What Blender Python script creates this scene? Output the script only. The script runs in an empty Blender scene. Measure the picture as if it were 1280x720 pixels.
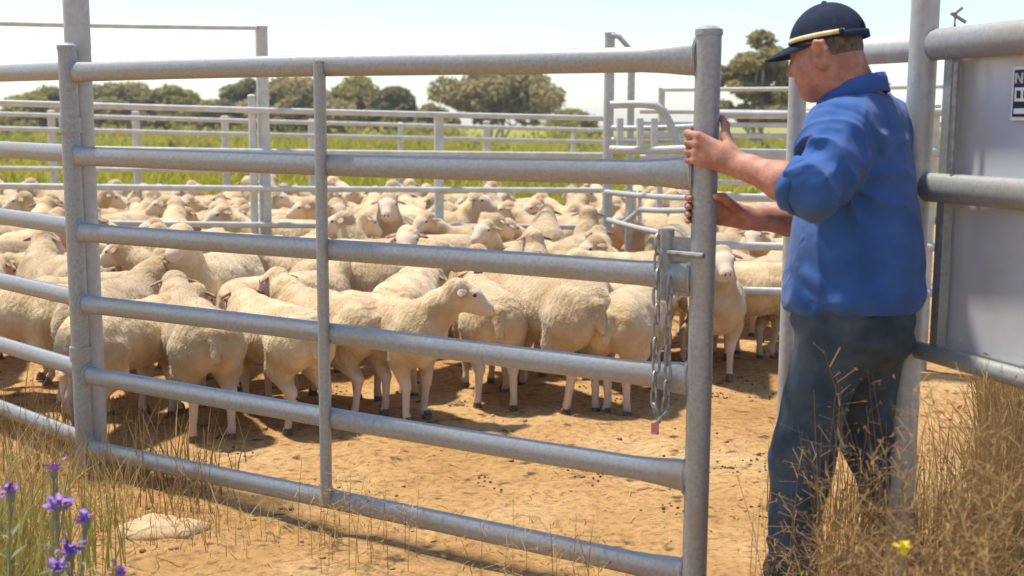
import bpy, math, random
import numpy as np
from mathutils import Vector, Matrix, noise as mnoise
R = math.radians
rnd = random.Random(7)
nrng = np.random.default_rng(5)
S = bpy.context.scene
COL = S.collection

# ------------------------------------------------------------------ camera, sky, sun, exposure
F, CH = 1500.0, 1.44                      # focal length in photo pixels (1280 wide), camera height
PITCH, ROLL = R(7.86), R(0.3)
HAZE = 0.0006
fw = np.array([0, math.cos(PITCH), -math.sin(PITCH)])
_rt = np.array([1.0, 0, 0]); _up = np.cross(_rt, fw)
rt = _rt*math.cos(ROLL) + _up*math.sin(ROLL)
up = _up*math.cos(ROLL) - _rt*math.sin(ROLL)
cd = bpy.data.cameras.new('camera'); cam = bpy.data.objects.new('camera', cd); COL.objects.link(cam)
cd.sensor_width = 36; cd.lens = F/1280*36; cd.clip_end = 3000; cd.clip_start = 0.05
cam.matrix_world = Matrix(((rt[0], up[0], -fw[0], 0), (rt[1], up[1], -fw[1], 0), (rt[2], up[2], -fw[2], CH), (0, 0, 0, 1)))
cd.dof.use_dof = True; cd.dof.focus_distance = 4.6; cd.dof.aperture_fstop = 3.4
S.camera = cam
SUN_EL, SUN_AZ = R(70), math.atan2(-0.88, 0.47)     # azimuth measured from +Y towards +X
W = bpy.data.worlds.new('World'); S.world = W; W.use_nodes = True
nt = W.node_tree; bg = nt.nodes['Background']
sky = nt.nodes.new('ShaderNodeTexSky'); sky.sky_type = 'NISHITA'; sky.sun_disc = False
sky.sun_elevation = SUN_EL; sky.sun_rotation = SUN_AZ
sky.air_density = 1.0; sky.dust_density = 0.6; sky.ozone_density = 3.0
nt.links.new(sky.outputs[0], bg.inputs[0]); bg.inputs[1].default_value = 0.128
sl = bpy.data.lights.new('sun', 'SUN'); sl.energy = 3.5; sl.angle = R(3.5); sl.color = (1, 0.95, 0.86)
so = bpy.data.objects.new('sun', sl); COL.objects.link(so)
sdir = Vector((math.sin(SUN_AZ)*math.cos(SUN_EL), math.cos(SUN_AZ)*math.cos(SUN_EL), math.sin(SUN_EL)))
so.rotation_euler = sdir.to_track_quat('Z', 'Y').to_euler()
so.location = sdir*20
vs = S.view_settings; vs.view_transform = 'Standard'; vs.look = 'None'; vs.gamma = 1; vs.exposure = 0.82

# ------------------------------------------------------------------ helpers
def ray(px, py): return fw*F + rt*(px-640) - up*(py-360)
def G(px, py, Y):                          # point of a pixel's line of sight at distance Y
    d = ray(px, py); t = Y/d[1]; return np.array([0, 0, CH]) + d*t
def GZ(px, py, z=0.0):                     # point of a pixel's line of sight at height z
    d = ray(px, py); return np.array([0, 0, CH]) + d*((z-CH)/d[2])
V = lambda *a: np.array(a, float)

class MB:
    def __init__(s): s.v = []; s.f = []; s.m = []
    def add(s, v, f, m=0):
        o = len(s.v); s.v += [tuple(map(float, p)) for p in v]; s.f += [tuple(i+o for i in q) for q in f]; s.m += [m]*len(f)
        return s
    def box(s, c, size, rot=None, m=0, bev=0):
        x, y, z = [k/2 for k in size]
        v = [V(a*x, b*y, e*z) for e in (-1, 1) for a, b in ((-1, -1), (1, -1), (1, 1), (-1, 1))]
        if rot is not None: v = [rot @ p for p in v]
        return s.add([p+np.array(c) for p in v], [(3, 2, 1, 0), (4, 5, 6, 7), (0, 1, 5, 4), (1, 2, 6, 5), (2, 3, 7, 6), (3, 0, 4, 7)], m)
    def tube(s, pts, rad, n=14, m=0, cap=True, ref=(0, 0, 1)):
        pts = [np.array(p, float) for p in pts]; N = len(pts)
        if not isinstance(rad, (list, tuple)): rad = [rad]*N
        ref = np.array(ref, float); v = []
        for i, p in enumerate(pts):
            t = pts[min(i+1, N-1)] - pts[max(i-1, 0)]; t = t/np.linalg.norm(t)
            rf = ref if abs(t @ ref) < 0.97 else V(1, 0, 0)
            a = np.cross(t, rf); a /= np.linalg.norm(a); b = np.cross(a, t)
            ra, rb = rad[i] if isinstance(rad[i], (list, tuple)) else (rad[i], rad[i])
            v += [p + a*ra*math.cos(2*math.pi*k/n) + b*rb*math.sin(2*math.pi*k/n) for k in range(n)]
        f = [(i*n+k, i*n+(k+1) % n, (i+1)*n+(k+1) % n, (i+1)*n+k) for i in range(N-1) for k in range(n)]
        if cap: f += [tuple(range(n-1, -1, -1)), tuple((N-1)*n+k for k in range(n))]
        return s.add(v, f, m)
    def ell(s, c, r, rot=None, n=12, k=8, m=0):
        v = []; f = []
        for i in range(k+1):
            th = math.pi*i/k
            for j in range(n):
                ph = 2*math.pi*j/n; p = V(r[0]*math.sin(th)*math.cos(ph), r[1]*math.sin(th)*math.sin(ph), r[2]*math.cos(th))
                v.append((rot @ p if rot is not None else p)+np.array(c))
        for i in range(k):
            for j in range(n): f.append((i*n+j, (i+1)*n+j, (i+1)*n+(j+1) % n, i*n+(j+1) % n))
        return s.add(v, f, m)
    def mesh(s, name, mats, smooth=True, angle=40):
        me = bpy.data.meshes.new(name); me.from_pydata(s.v, [], s.f)
        for mt in (mats if isinstance(mats, (list, tuple)) else [mats]): me.materials.append(mt)
        if any(s.m): me.polygons.foreach_set('material_index', s.m)
        me.polygons.foreach_set('use_smooth', [smooth]*len(s.f))
        me.update()
        if smooth and angle: me.set_sharp_from_angle(angle=R(angle))
        return me
    def build(s, name, mats, parent=None, smooth=True, angle=40):
        return link(name, s.mesh(name, mats, smooth, angle), parent)
def link(name, data, parent=None):
    o = bpy.data.objects.new(name, data); COL.objects.link(o)
    if parent is not None: 
        o.parent = parent
        o.matrix_parent_inverse = parent.matrix_basis.inverted()
    return o
def tag(o, label=None, cat=None, group=None, kind=None):
    for k, x in (('label', label), ('category', cat), ('group', group), ('kind', kind)):
        if x: o[k] = x
    return o
def empty(name, loc, label, cat, group=None):
    o = bpy.data.objects.new(name, None); COL.objects.link(o); o.location = tuple(float(a) for a in loc); o.empty_display_size = 0.1
    return tag(o, label, cat, group)

# ---- materials
def mat(name, c1, c2=None, scale=8, rough=0.7, metal=0, bump=0.0, bscale=60, detail=6, extra=None, stretch=(1, 1, 1), rnd_amt=0, sheen=0, spec=0.3, contrast=(0.35, 0.68)):
    m = bpy.data.materials.new(name); m.use_nodes = True; t = m.node_tree; N = t.nodes; L = t.links
    p = N['Principled BSDF']; p.inputs['Roughness'].default_value = rough; p.inputs['Metallic'].default_value = metal
    p.inputs['Specular IOR Level'].default_value = spec
    if sheen: p.inputs['Sheen Weight'].default_value = sheen; p.inputs['Sheen Roughness'].default_value = 0.6
    tc = N.new('ShaderNodeTexCoord'); mp = N.new('ShaderNodeMapping'); mp.inputs['Scale'].default_value = stretch
    L.new(tc.outputs['Object'], mp.inputs[0])
    no = N.new('ShaderNodeTexNoise'); no.inputs['Scale'].default_value = scale; no.inputs['Detail'].default_value = detail
    L.new(mp.outputs[0], no.inputs['Vector'])
    cr = N.new('ShaderNodeValToRGB'); cr.color_ramp.elements[0].position = contrast[0]; cr.color_ramp.elements[1].position = contrast[1]
    cr.color_ramp.elements[0].color = (*c1, 1); cr.color_ramp.elements[1].color = (*(c2 or c1), 1)
    L.new(no.outputs[0], cr.inputs[0]); out = cr.outputs[0]
    if rnd_amt:
        oi = N.new('ShaderNodeObjectInfo'); hs = N.new('ShaderNodeHueSaturation'); mr = N.new('ShaderNodeMapRange')
        mr.inputs[3].default_value = 1-rnd_amt; mr.inputs[4].default_value = 1+rnd_amt*0.6
        L.new(oi.outputs['Random'], mr.inputs[0]); L.new(mr.outputs[0], hs.inputs['Value']); L.new(out, hs.inputs['Color']); out = hs.outputs[0]
    L.new(out, p.inputs['Base Color'])
    if bump:
        nb = N.new('ShaderNodeTexNoise'); nb.inputs['Scale'].default_value = bscale; nb.inputs['Detail'].default_value = 6
        L.new(mp.outputs[0], nb.inputs['Vector'])
        bp = N.new('ShaderNodeBump'); bp.inputs['Strength'].default_value = bump; bp.inputs['Distance'].default_value = 0.01
        L.new(nb.outputs[0], bp.inputs['Height']); L.new(bp.outputs[0], p.inputs['Normal'])
    m['col'] = 1
    if extra: extra(m, t, p, out, mp)
    return m
def attr_mix(attr, col, lo=0.0, hi=1.0, ns=0):
    def fn(m, t, p, out, mp):
        N, L = t.nodes, t.links
        a = N.new('ShaderNodeAttribute'); a.attribute_name = attr
        mx = N.new('ShaderNodeMix'); mx.data_type = 'RGBA'
        L.new(a.outputs['Fac'], mx.inputs['Factor']); mx.inputs['A'].default_value = (*col, 1); L.new(out, mx.inputs['B'])
        L.new(mx.outputs['Result'], p.inputs['Base Color'])
    return fn
M = {}
def wool_x(attr, col):
    def fn(m, t, p, out, mp):
        N, L = t.nodes, t.links
        # dusty brown stains, then ribbed fleece relief
        oi = N.new('ShaderNodeObjectInfo'); ad = N.new('ShaderNodeVectorMath'); sc = N.new('ShaderNodeVectorMath'); sc.operation = 'SCALE'; sc.inputs[3].default_value = 0.31
        L.new(oi.outputs['Location'], sc.inputs[0]); L.new(mp.outputs[0], ad.inputs[0]); L.new(sc.outputs[0], ad.inputs[1])
        n1 = N.new('ShaderNodeTexNoise'); n1.inputs['Scale'].default_value = 4.5; n1.inputs['Detail'].default_value = 7; L.new(ad.outputs[0], n1.inputs['Vector'])
        mr = N.new('ShaderNodeMapRange'); mr.inputs[1].default_value = .50; mr.inputs[2].default_value = .74; mr.inputs[4].default_value = .75; L.new(n1.outputs[0], mr.inputs[0])
        mx = N.new('ShaderNodeMix'); mx.data_type = 'RGBA'; L.new(mr.outputs[0], mx.inputs['Factor']); L.new(out, mx.inputs['A']); mx.inputs['B'].default_value = (.40, .245, .11, 1)
        a = N.new('ShaderNodeAttribute'); a.attribute_name = attr
        m2 = N.new('ShaderNodeMix'); m2.data_type = 'RGBA'; L.new(a.outputs['Fac'], m2.inputs['Factor']); m2.inputs['A'].default_value = (*col, 1); L.new(mx.outputs['Result'], m2.inputs['B'])
        L.new(m2.outputs['Result'], p.inputs['Base Color'])
        w = N.new('ShaderNodeTexWave'); w.wave_type = 'BANDS'; w.bands_direction = 'X'; w.inputs['Scale'].default_value = 9; w.inputs['Distortion'].default_value = 7; w.inputs['Detail'].default_value = 3; w.inputs['Detail Scale'].default_value = 2.5
        L.new(ad.outputs[0], w.inputs['Vector']); mu = N.new('ShaderNodeMath'); mu.operation = 'MULTIPLY'; L.new(w.outputs['Fac'], mu.inputs[0]); L.new(a.outputs['Fac'], mu.inputs[1])
        bp = N.new('ShaderNodeBump'); bp.inputs['Strength'].default_value = .28; bp.inputs['Distance'].default_value = .010; L.new(mu.outputs[0], bp.inputs['Height'])
        old = p.inputs['Normal'].links[0].from_node; L.new(old.outputs[0], bp.inputs['Normal']); L.new(bp.outputs[0], p.inputs['Normal'])
    return fn
def dusty(col, amt, sc=5.0):
    def fn(m, t, p, out, mp):
        N, L = t.nodes, t.links; no = N.new('ShaderNodeTexNoise'); no.inputs['Scale'].default_value = sc; no.inputs['Detail'].default_value = 9; no.inputs['Roughness'].default_value = .7
        L.new(mp.outputs[0], no.inputs['Vector']); mr = N.new('ShaderNodeMapRange'); mr.inputs[1].default_value = .48; mr.inputs[2].default_value = .72; mr.inputs[4].default_value = amt
        L.new(no.outputs[0], mr.inputs[0]); mx = N.new('ShaderNodeMix'); mx.data_type = 'RGBA'; L.new(mr.outputs[0], mx.inputs['Factor'])
        src = p.inputs['Base Color'].links[0].from_socket; L.new(src, mx.inputs['A']); mx.inputs['B'].default_value = (*col, 1); L.new(mx.outputs['Result'], p.inputs['Base Color'])
    return fn
M['galv'] = mat('galvanised_steel', (0.29, 0.295, 0.28), (0.39, 0.388, 0.365), 90, 0.5, 0.35, 0.05, 260, contrast=(.3, .7), extra=dusty((.36, .29, .20), .65))
M['galv_old'] = mat('weathered_galvanised', (0.42, 0.415, 0.385), (0.52, 0.51, 0.47), 40, 0.55, 0.25, 0.08, 70, extra=dusty((.42, .34, .24), .6))
M['galv_pale'] = mat('pale_painted_rail', (0.50, 0.48, 0.43), (0.62, 0.60, 0.54), 14, 0.6, 0.1, 0.05, 60, extra=dusty((.42, .36, .26), .5))
M['sheet'] = mat('galvanised_sheet', (0.62, 0.63, 0.63), (0.70, 0.70, 0.69), 3, 0.36, 0.35, 0.02, 8, extra=dusty((.50, .42, .31), .5, 3))
M['steel_dark'] = mat('dark_chain_steel', (0.20, 0.20, 0.20), (0.38, 0.37, 0.35), 40, 0.5, 0.6, 0.05, 200)
M['white'] = mat('white_sign', (0.75, 0.75, 0.74), (0.82, 0.82, 0.81), 30, 0.5)
M['black'] = mat('black_sign', (0.02, 0.025, 0.035), (0.035, 0.04, 0.05), 30, 0.5)
M['tag'] = mat('faded_red_plastic', (0.5, 0.13, 0.10), (0.62, 0.25, 0.2), 60, 0.5)

# ---- signed distance modelling
class SDF:
    def __init__(s, lo, hi, h):
        s.lo = np.array(lo, float); s.h = h; s.n = np.ceil((np.array(hi)-s.lo)/h).astype(int)+1
        s.D = np.full(s.n, 1.0, np.float32)
        s.ax = [s.lo[i]+h*np.arange(s.n[i]) for i in range(3)]
    def sub(s, lo, hi, pad):
        i0 = np.clip(np.floor((np.array(lo)-pad-s.lo)/s.h).astype(int), 0, s.n-1)
        i1 = np.clip(np.ceil((np.array(hi)+pad-s.lo)/s.h).astype(int)+1, 1, s.n)
        sl_ = tuple(slice(a, b) for a, b in zip(i0, i1))
        g = [s.ax[k][sl_[k]].astype(np.float32).reshape([-1 if j == k else 1 for j in range(3)]) for k in range(3)]
        return sl_, g
    def _put(s, sl_, d, k, mode):
        a = s.D[sl_]
        if mode == 'add':
            hh = np.maximum(k-np.abs(a-d), 0)/k if k else 0; s.D[sl_] = np.minimum(a, d)-hh*hh*k*0.25
        else:
            d = -d; hh = np.maximum(k-np.abs(a-d), 0)/k if k else 0; s.D[sl_] = np.maximum(a, d)+hh*hh*k*0.25
    def cone(s, a, b, ra, rb, k=0.03, mode='add'):
        a, b = np.array(a, float), np.array(b, float); r = max(ra, rb)
        sl_, g = s.sub(np.minimum(a, b)-r, np.maximum(a, b)+r, k+3*s.h)
        ab = b-a; L2 = float(ab @ ab)+1e-12
        t = sum((g[i]-a[i])*ab[i] for i in range(3))/L2; t = np.clip(t, 0, 1)
        d = np.sqrt(sum((g[i]-(a[i]+t*ab[i]))**2 for i in range(3))) - (ra+(rb-ra)*t)
        s._put(sl_, d.astype(np.float32), k, mode)
    def chain(s, pts, rs, k=0.03):
        for i in range(len(pts)-1): s.cone(pts[i], pts[i+1], rs[i], rs[i+1], k)
    def ell(s, c, r, rot=None, k=0.03, mode='add'):
        c = np.array(c, float); m = max(r)
        sl_, g = s.sub(c-m, c+m, k+3*s.h)
        q = [g[i]-c[i] for i in range(3)]
        if rot is not None: q = [sum(rot[j][i]*q[j] for j in range(3)) for i in range(3)]   # rot columns = local axes
        k0 = np.sqrt(sum((q[i]/r[i])**2 for i in range(3))); k1 = np.sqrt(sum((q[i]/r[i]**2)**2 for i in range(3)))
        s._put(sl_, (k0*(k0-1)/np.maximum(k1, 1e-6)).astype(np.float32), k, mode)
    def grid(s): return [s.ax[k].astype(np.float32).reshape([-1 if j == k else 1 for j in range(3)]) for k in range(3)]
    def polygonise(s):
        D = s.D; sg = D < 0; n = s.n
        c = np.zeros(n-1, np.uint8)
        for i in (0, 1):
            for j in (0, 1):
                for k in (0, 1): c += sg[i:n[0]-1+i, j:n[1]-1+j, k:n[2]-1+k]
        act = np.argwhere((c > 0) & (c < 8)); idm = np.full(n-1, -1, np.int32)
        idm[tuple(act.T)] = np.arange(len(act))
        acc = np.zeros((len(act), 3)); cnt = np.zeros(len(act))
        for ax in range(3):
            o1, o2 = [q for q in range(3) if q != ax]
            for u in (0, 1):
                for w in (0, 1):
                    a = act.copy(); a[:, o1] += u; a[:, o2] += w; b = a.copy(); b[:, ax] += 1
                    da = D[tuple(a.T)]; db = D[tuple(b.T)]; msk = (da < 0) != (db < 0)
                    t = np.where(msk, da/np.where(msk, da-db, 1), 0)
                    p = a.astype(float); p[:, ax] += t; acc[msk] += p[msk]; cnt[msk] += 1
        verts = s.lo + s.h*acc/cnt[:, None]; faces = []
        for ax in range(3):
            o1, o2 = (ax+1) % 3, (ax+2) % 3
            A = [slice(None)]*3; B = [slice(None)]*3; A[ax] = slice(0, n[ax]-1); B[ax] = slice(1, n[ax])
            e = np.argwhere(sg[tuple(A)] != sg[tuple(B)]); e = e[(e[:, o1] > 0) & (e[:, o2] > 0) & (e[:, o1] < n[o1]-1) & (e[:, o2] < n[o2]-1)]
            q = []
            for (u, w) in ((0, 0), (1, 0), (1, 1), (0, 1)):
                cc = e.copy(); cc[:, o1] -= u; cc[:, o2] -= w; q.append(idm[tuple(cc.T)])
            q = np.stack(q, 1); inside = sg[tuple(e.T)]
            q[~inside] = q[~inside][:, ::-1]; faces.append(q)
        return verts, np.concatenate(faces)
def np_mesh(name, v, f, mats, attrs=None, smooth=True):
    me = bpy.data.meshes.new(name); n = len(f); k = f.shape[1]
    me.vertices.add(len(v)); me.vertices.foreach_set('co', np.asarray(v, np.float32).ravel())
    me.loops.add(n*k); me.loops.foreach_set('vertex_index', f.astype(np.int32).ravel())
    me.polygons.add(n); me.polygons.foreach_set('loop_start', np.arange(0, n*k, k, dtype=np.int32))
    me.polygons.foreach_set('use_smooth', np.full(n, smooth))
    for mt in (mats if isinstance(mats, (list, tuple)) else [mats]): me.materials.append(mt)
    for a, val in (attrs or {}).items():
        at = me.attributes.new(a, 'FLOAT', 'POINT'); at.data.foreach_set('value', np.asarray(val, np.float32))
    me.update(calc_edges=True); me.validate(); return me
def normals(v, f):
    t = f if f.shape[1] == 3 else f
    nn = np.zeros_like(v); a = np.cross(v[t[:, 2]]-v[t[:, 0]], v[t[:, -1]]-v[t[:, 1]])
    for i in range(t.shape[1]): np.add.at(nn, t[:, i], a)
    return nn/np.maximum(np.linalg.norm(nn, axis=1), 1e-9)[:, None]
_NG = nrng.random((32, 32, 32)).astype(np.float32)*2-1
def vnoise(x, y, z, oct=3):                # value noise on arrays
    out = 0; amp = 1
    x, y, z = np.broadcast_arrays(np.asarray(x, np.float32), np.asarray(y, np.float32), np.asarray(z, np.float32))
    for o in range(oct):
        ix, iy, iz = np.floor(x).astype(int), np.floor(y).astype(int), np.floor(z).astype(int)
        fx, fy, fz = x-ix, y-iy, z-iz; fx = fx*fx*(3-2*fx); fy = fy*fy*(3-2*fy); fz = fz*fz*(3-2*fz)
        c = 0
        for a in (0, 1):
            for b in (0, 1):
                for e in (0, 1):
                    c = c + _NG[(ix+a) & 31, (iy+b) & 31, (iz+e) & 31]*(fx if a else 1-fx)*(fy if b else 1-fy)*(fz if e else 1-fz)
        out = out+c*amp; amp *= 0.5; x = x*2.03+3.1; y = y*2.03+1.7; z = z*2.03+5.3
    return out

# ------------------------------------------------------------------ ground
def ground_height(x, y):
    near = np.clip((26-np.asarray(y, float))/12, 0, 1)
    h = 0.016*vnoise(x*1.6, y*1.6, 0*x+.5, 2) + 0.013*vnoise(x*7, y*7, 0*x+3.5, 3) - 0.018*np.clip(vnoise(x*5.3+9, y*5.3, 0*x+1.5, 1)-.35, 0, 1)
    return h*near
def ground_mat():
    m = bpy.data.materials.new('yard_dirt'); m.use_nodes = True; t = m.node_tree; N, L = t.nodes, t.links; p = N['Principled BSDF']
    p.inputs['Roughness'].default_value = 0.95; p.inputs['Specular IOR Level'].default_value = 0.1
    tc = N.new('ShaderNodeTexCoord')
    def noise(s, d=8, r=.6):
        n = N.new('ShaderNodeTexNoise'); n.inputs['Scale'].default_value = s; n.inputs['Detail'].default_value = d; n.inputs['Roughness'].default_value = r
        L.new(tc.outputs['Object'], n.inputs['Vector']); return n.outputs[0]
    def ramp(src, *st):
        r = N.new('ShaderNodeValToRGB'); e = r.color_ramp.elements
        while len(e) < len(st): e.new(.5)
        for q, (po, c) in zip(e, st): q.position = po; q.color = (*c, 1)
        L.new(src, r.inputs[0]); return r.outputs[0]
    def mix(f, a, b, mode='MIX'):
        x = N.new('ShaderNodeMix'); x.data_type = 'RGBA'; x.blend_type = mode
        for k, s_ in (('Factor', f), ('A', a), ('B', b)):
            if isinstance(s_, (int, float)): x.inputs[k].default_value = s_
            else: L.new(s_, x.inputs[k])
        return x.outputs['Result']
    base = ramp(noise(1.1), (.30, (.40, .215, .075)), (.52, (.53, .31, .125)), (.72, (.62, .42, .21)))
    fine = ramp(noise(26, 10, .7), (.28, (.42, .37, .33)), (.5, (.95, .95, .95)), (.75, (1.25, 1.2, 1.12)))
    dirt = mix(1.0, base, fine, 'MULTIPLY')
    spots = ramp(noise(9, 4, .5), (.60, (0, 0, 0)), (.70, (1, 1, 1)))
    dung = N.new('ShaderNodeRGB'); dung.outputs[0].default_value = (.13, .075, .035, 1)
    dirt = mix(spots, dirt, dung.outputs[0])
    # green paddock beyond the yards
    sx = N.new('ShaderNodeSeparateXYZ'); L.new(tc.outputs['Object'], sx.inputs[0])
    mr = N.new('ShaderNodeMapRange'); mr.inputs[1].default_value = 15.5; mr.inputs[2].default_value = 19.5
    L.new(sx.outputs['Y'], mr.inputs[0])
    grass = ramp(noise(.35), (.3, (.19, .19, .03)), (.55, (.30, .28, .05)), (.75, (.44, .37, .09)))
    col = mix(mr.outputs[0], dirt, grass)
    L.new(col, p.inputs['Base Color'])
    bp = N.new('ShaderNodeBump'); bp.inputs['Strength'].default_value = .9; bp.inputs['Distance'].default_value = .02
    L.new(noise(38, 10, .72), bp.inputs['Height']); L.new(bp.outputs[0], p.inputs['Normal'])
    return m
def axis(lo, hi, st, far, grow):
    a = [lo + i*st for i in range(int((hi-lo)/st)+1)]; s = st
    while a[-1] < far: s *= grow; a.append(a[-1]+s)
    b = []; s = st; x = lo
    while x > -far: s *= grow; x -= s; b.append(x)
    return np.array(b[::-1]+a)
gx, gy = axis(-4.5, 3.5, .045, 700, 1.22), axis(.8, 9, .045, 700, 1.22)
GX, GY = np.meshgrid(gx, gy, indexing='ij')
gv = np.stack([GX, GY, ground_height(GX, GY)], -1).reshape(-1, 3)
ni, nj = GX.shape; I, J = np.meshgrid(np.arange(ni-1), np.arange(nj-1), indexing='ij'); b0 = (I*nj+J).ravel()
tag(link('ground', np_mesh('ground', gv, np.stack([b0, b0+nj, b0+nj+1, b0+1], 1), ground_mat())), kind='structure')
def gz(x, y): return float(ground_height(np.array([x], float), np.array([y], float))[0])

# ------------------------------------------------------------------ fences and gates
RW = (0.026, 0.037)
def straight(A, B, n=2): 
    A, B = np.array(A, float), np.array(B, float); return [A+(B-A)*i/(n-1) for i in range(n)]
def rail_part(parent, A, B, r=RW, m='galv', name='rail', sag=0.0):
    pts = straight(A, B, 7)
    for i, p in enumerate(pts): p[2] -= sag*math.sin(math.pi*i/6)
    return MB().tube(pts, [r]*7 if isinstance(r, tuple) else r, 14).build(name, M[m], parent)
def post_part(parent, x, y, z0, z1, r, m='galv', name='post', cap=True):
    mb = MB().tube([(x, y, z0), (x, y, z1)], r, 18)
    o = mb.build(name, M[m], parent)
    if cap: MB().tube([(x, y, z1-.012), (x, y, z1+.004), (x, y, z1+.014)], [r*1.09, r*1.09, r*.6], 18).build('post_cap', M[m], o)
    return o
HX, HY, SX, SY = -1.7177, 4.773, 0.545, 3.409
ZR = [1.625, 1.296, 1.0, 0.706, 0.41, 0.11]
gd = V(SX-HX, SY-HY, 0); GL = np.linalg.norm(gd); gd /= GL; gn = V(gd[1], -gd[0], 0)      # gn points to the camera side
H0 = V(HX, HY, 0)-gd*.04
gate = empty('farm_gate', (H0[0], H0[1], 0), 'large six-rail galvanised farm gate being pushed by the man in blue', 'gate')
post_part(gate, H0[0], H0[1], 0.03, 1.725, .036, name='hinge_stile')
post_part(gate, SX, SY, 0.03, 1.695, .036, name='latch_stile')
for i, z in enumerate(ZR):
    A, B = H0+V(0, 0, z), V(SX, SY, z); n = 12; pts = straight(A, B, n)
    L = np.linalg.norm(B-A); prm = [0, .06, .14] + [k/9 for k in range(1, 9)] + [(L-.19)/L, (L-.12)/L, (L-.06)/L, 1]
    prm = sorted(set([0, .05/L, .14/L] + [k/9 for k in range(1, 9)] + [(L-.20)/L, (L-.13)/L, (L-.07)/L, 1]))
    pts = []; rad = []
    for t in prm:
        e = max(0, 1-(1-t)*L/.2); e2 = max(0, 1-t*L/.12)
        w = (e*e*(3-2*e))*.014 + e2*.005
        p = A+(B-A)*t; p = p + V(0, 0, .0035*math.sin(t*5+i*2.1)) + gn*.003*math.sin(t*4+i)
        pts.append(p); rad.append((RW[0]-.1*w, RW[1]+w))
    MB().tube(pts, rad, 16).build('rail', M['galv'], gate)
tb = 0.0
for i, z in enumerate(ZR):
    for c_, sg_, r_ in ((H0, 1, (.031, .046)), (V(SX, SY, 0), -1, (.029, .055))):
        a_ = c_+gd*sg_*.031+V(0, 0, z)
        MB().tube([a_, a_+gd*sg_*.006, a_+gd*sg_*.011], [(r_[0], r_[1]), (r_[0]+.003, r_[1]+.003), (r_[0]-.003, r_[1]-.004)], 16).build('weld', M['galv'], gate)
tmid = min(np.arange(.3, 2.4, .002), key=lambda t: abs((lambda d: 640+F*(d @ rt)/(d @ fw))(H0+gd*t+V(0, 0, .8-CH))-410)); mp_ = H0+gd*tmid
mp_ = mp_ + gn*.026
MB().tube([(mp_[0], mp_[1], .10), (mp_[0], mp_[1], 1.64)], [(.021, .021)]*2, 12).build('upright_brace', M['galv'], gate)
# latch hardware by the latch stile
lb = V(SX, SY, 0)-gd*.115
rz = np.array([[gd[0], -gd[1], 0], [gd[1], gd[0], 0], [0, 0, 1]])
MB().tube([(lb[0], lb[1], .93), (lb[0], lb[1], 1.135)], .024, 14).build('latch_sleeve', M['galv'], gate)
MB().box(V(SX, SY, 1.03)-gd*.07, (.075, .012, .17), rz).build('latch_plate', M['galv'], gate, smooth=False)
MB().tube([V(SX, SY, 1.07)-gd*.10-gn*-.02, V(SX, SY, 1.07)+gd*.02+gn*.045], .008, 8).build('latch_bolt', M['steel_dark'], gate)
for z in (0.5, 1.42):
    MB().tube([(H0[0], H0[1], z-.03), (H0[0], H0[1], z+.03)], .043, 16).build('hinge_collar', M['galv'], gate)
# chain
ch = empty('gate_chain', (SX-gd[0]*.1, SY-gd[1]*.1, 1.1), 'dark steel chain hanging in a loop beside the gate latch stile', 'chain')
def link_mesh():
    pts = []; 
    for k in range(12):
        a = 2*math.pi*k/12; pts.append(V(.0095*math.cos(a), 0, .021*math.sin(a)+(.008 if math.sin(a) > 0 else -.008)))
    mb = MB(); n = 6; v = []
    for i, p in enumerate(pts):
        t = pts[(i+1) % 12]-pts[i-1]; t /= np.linalg.norm(t); a = V(0, 1, 0); b = np.cross(t, a)
        v += [p+.0042*(a*math.cos(2*math.pi*k/n)+b*math.sin(2*math.pi*k/n)) for k in range(n)]
    mb.add(v, [(i*n+k, i*n+(k+1) % n, ((i+1) % 12)*n+(k+1) % n, ((i+1) % 12)*n+k) for i in range(12) for k in range(n)])
    return mb.mesh('chain_link', M['steel_dark'])
lm = link_mesh()
c0 = V(SX, SY, 0)-gd*.118+gn*.05; c1 = V(SX, SY, 0)-gd*.080+gn*.05
path = [c0+V(0, 0, 1.12-.05*k) for k in range(11)] + [c0+gd*.015+V(0, 0, .583), c0+gd*.034+V(0, 0, .605)] + [c1+V(0, 0, .65+.05*k) for k in range(8)]
for i in range(len(path)-1):
    a, b = path[i], path[i+1]; o = link('chain_link', lm, ch); d = Vector(b-a)
    q = d.to_track_quat('Z', 'Y') @ Matrix.Rotation(R(40 if i % 2 else 130)+rnd.uniform(-.3, .3), 4, 'Z').to_quaternion()
    o.rotation_euler = q.to_euler(); o.location = (a+b)/2+V(rnd.uniform(-.003, .003), rnd.uniform(-.003, .003), 0)
tagp = c0+gd*.005+gn*.004
MB().box(tagp+V(0, 0, .555), (.022, .006, .034), rz).build('tag', M['tag'], ch, smooth=False)

# hinge post (tall) and the panel to its left
hp = G(109, 330, 4.885)
p0 = empty('hinge_post', (hp[0], hp[1], 0), 'tall pale round steel post the farm gate hangs from', 'post')
post_part(p0, hp[0], hp[1], -.3, 2.75, .051, 'galv_old', 'shaft')
for z in (0.5, 1.42):
    MB().tube([(hp[0], hp[1], z), (H0[0], H0[1], z)], .014, 10).build('hinge_pin', M['galv'], p0)
pl = empty('fence_panel', (-2.3, 5.33, 0), 'six-rail galvanised fence panel left of the tall hinge post', 'fence', 'rail fences of the yard')
for i, z in enumerate(ZR): rail_part(pl, (hp[0]-.03, hp[1]-.02, z+.01), (-3.35, 6.33, z+.025), RW)
post_part(pl, -3.38, 6.36, -.2, 1.72, .04, 'galv_old')
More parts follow.
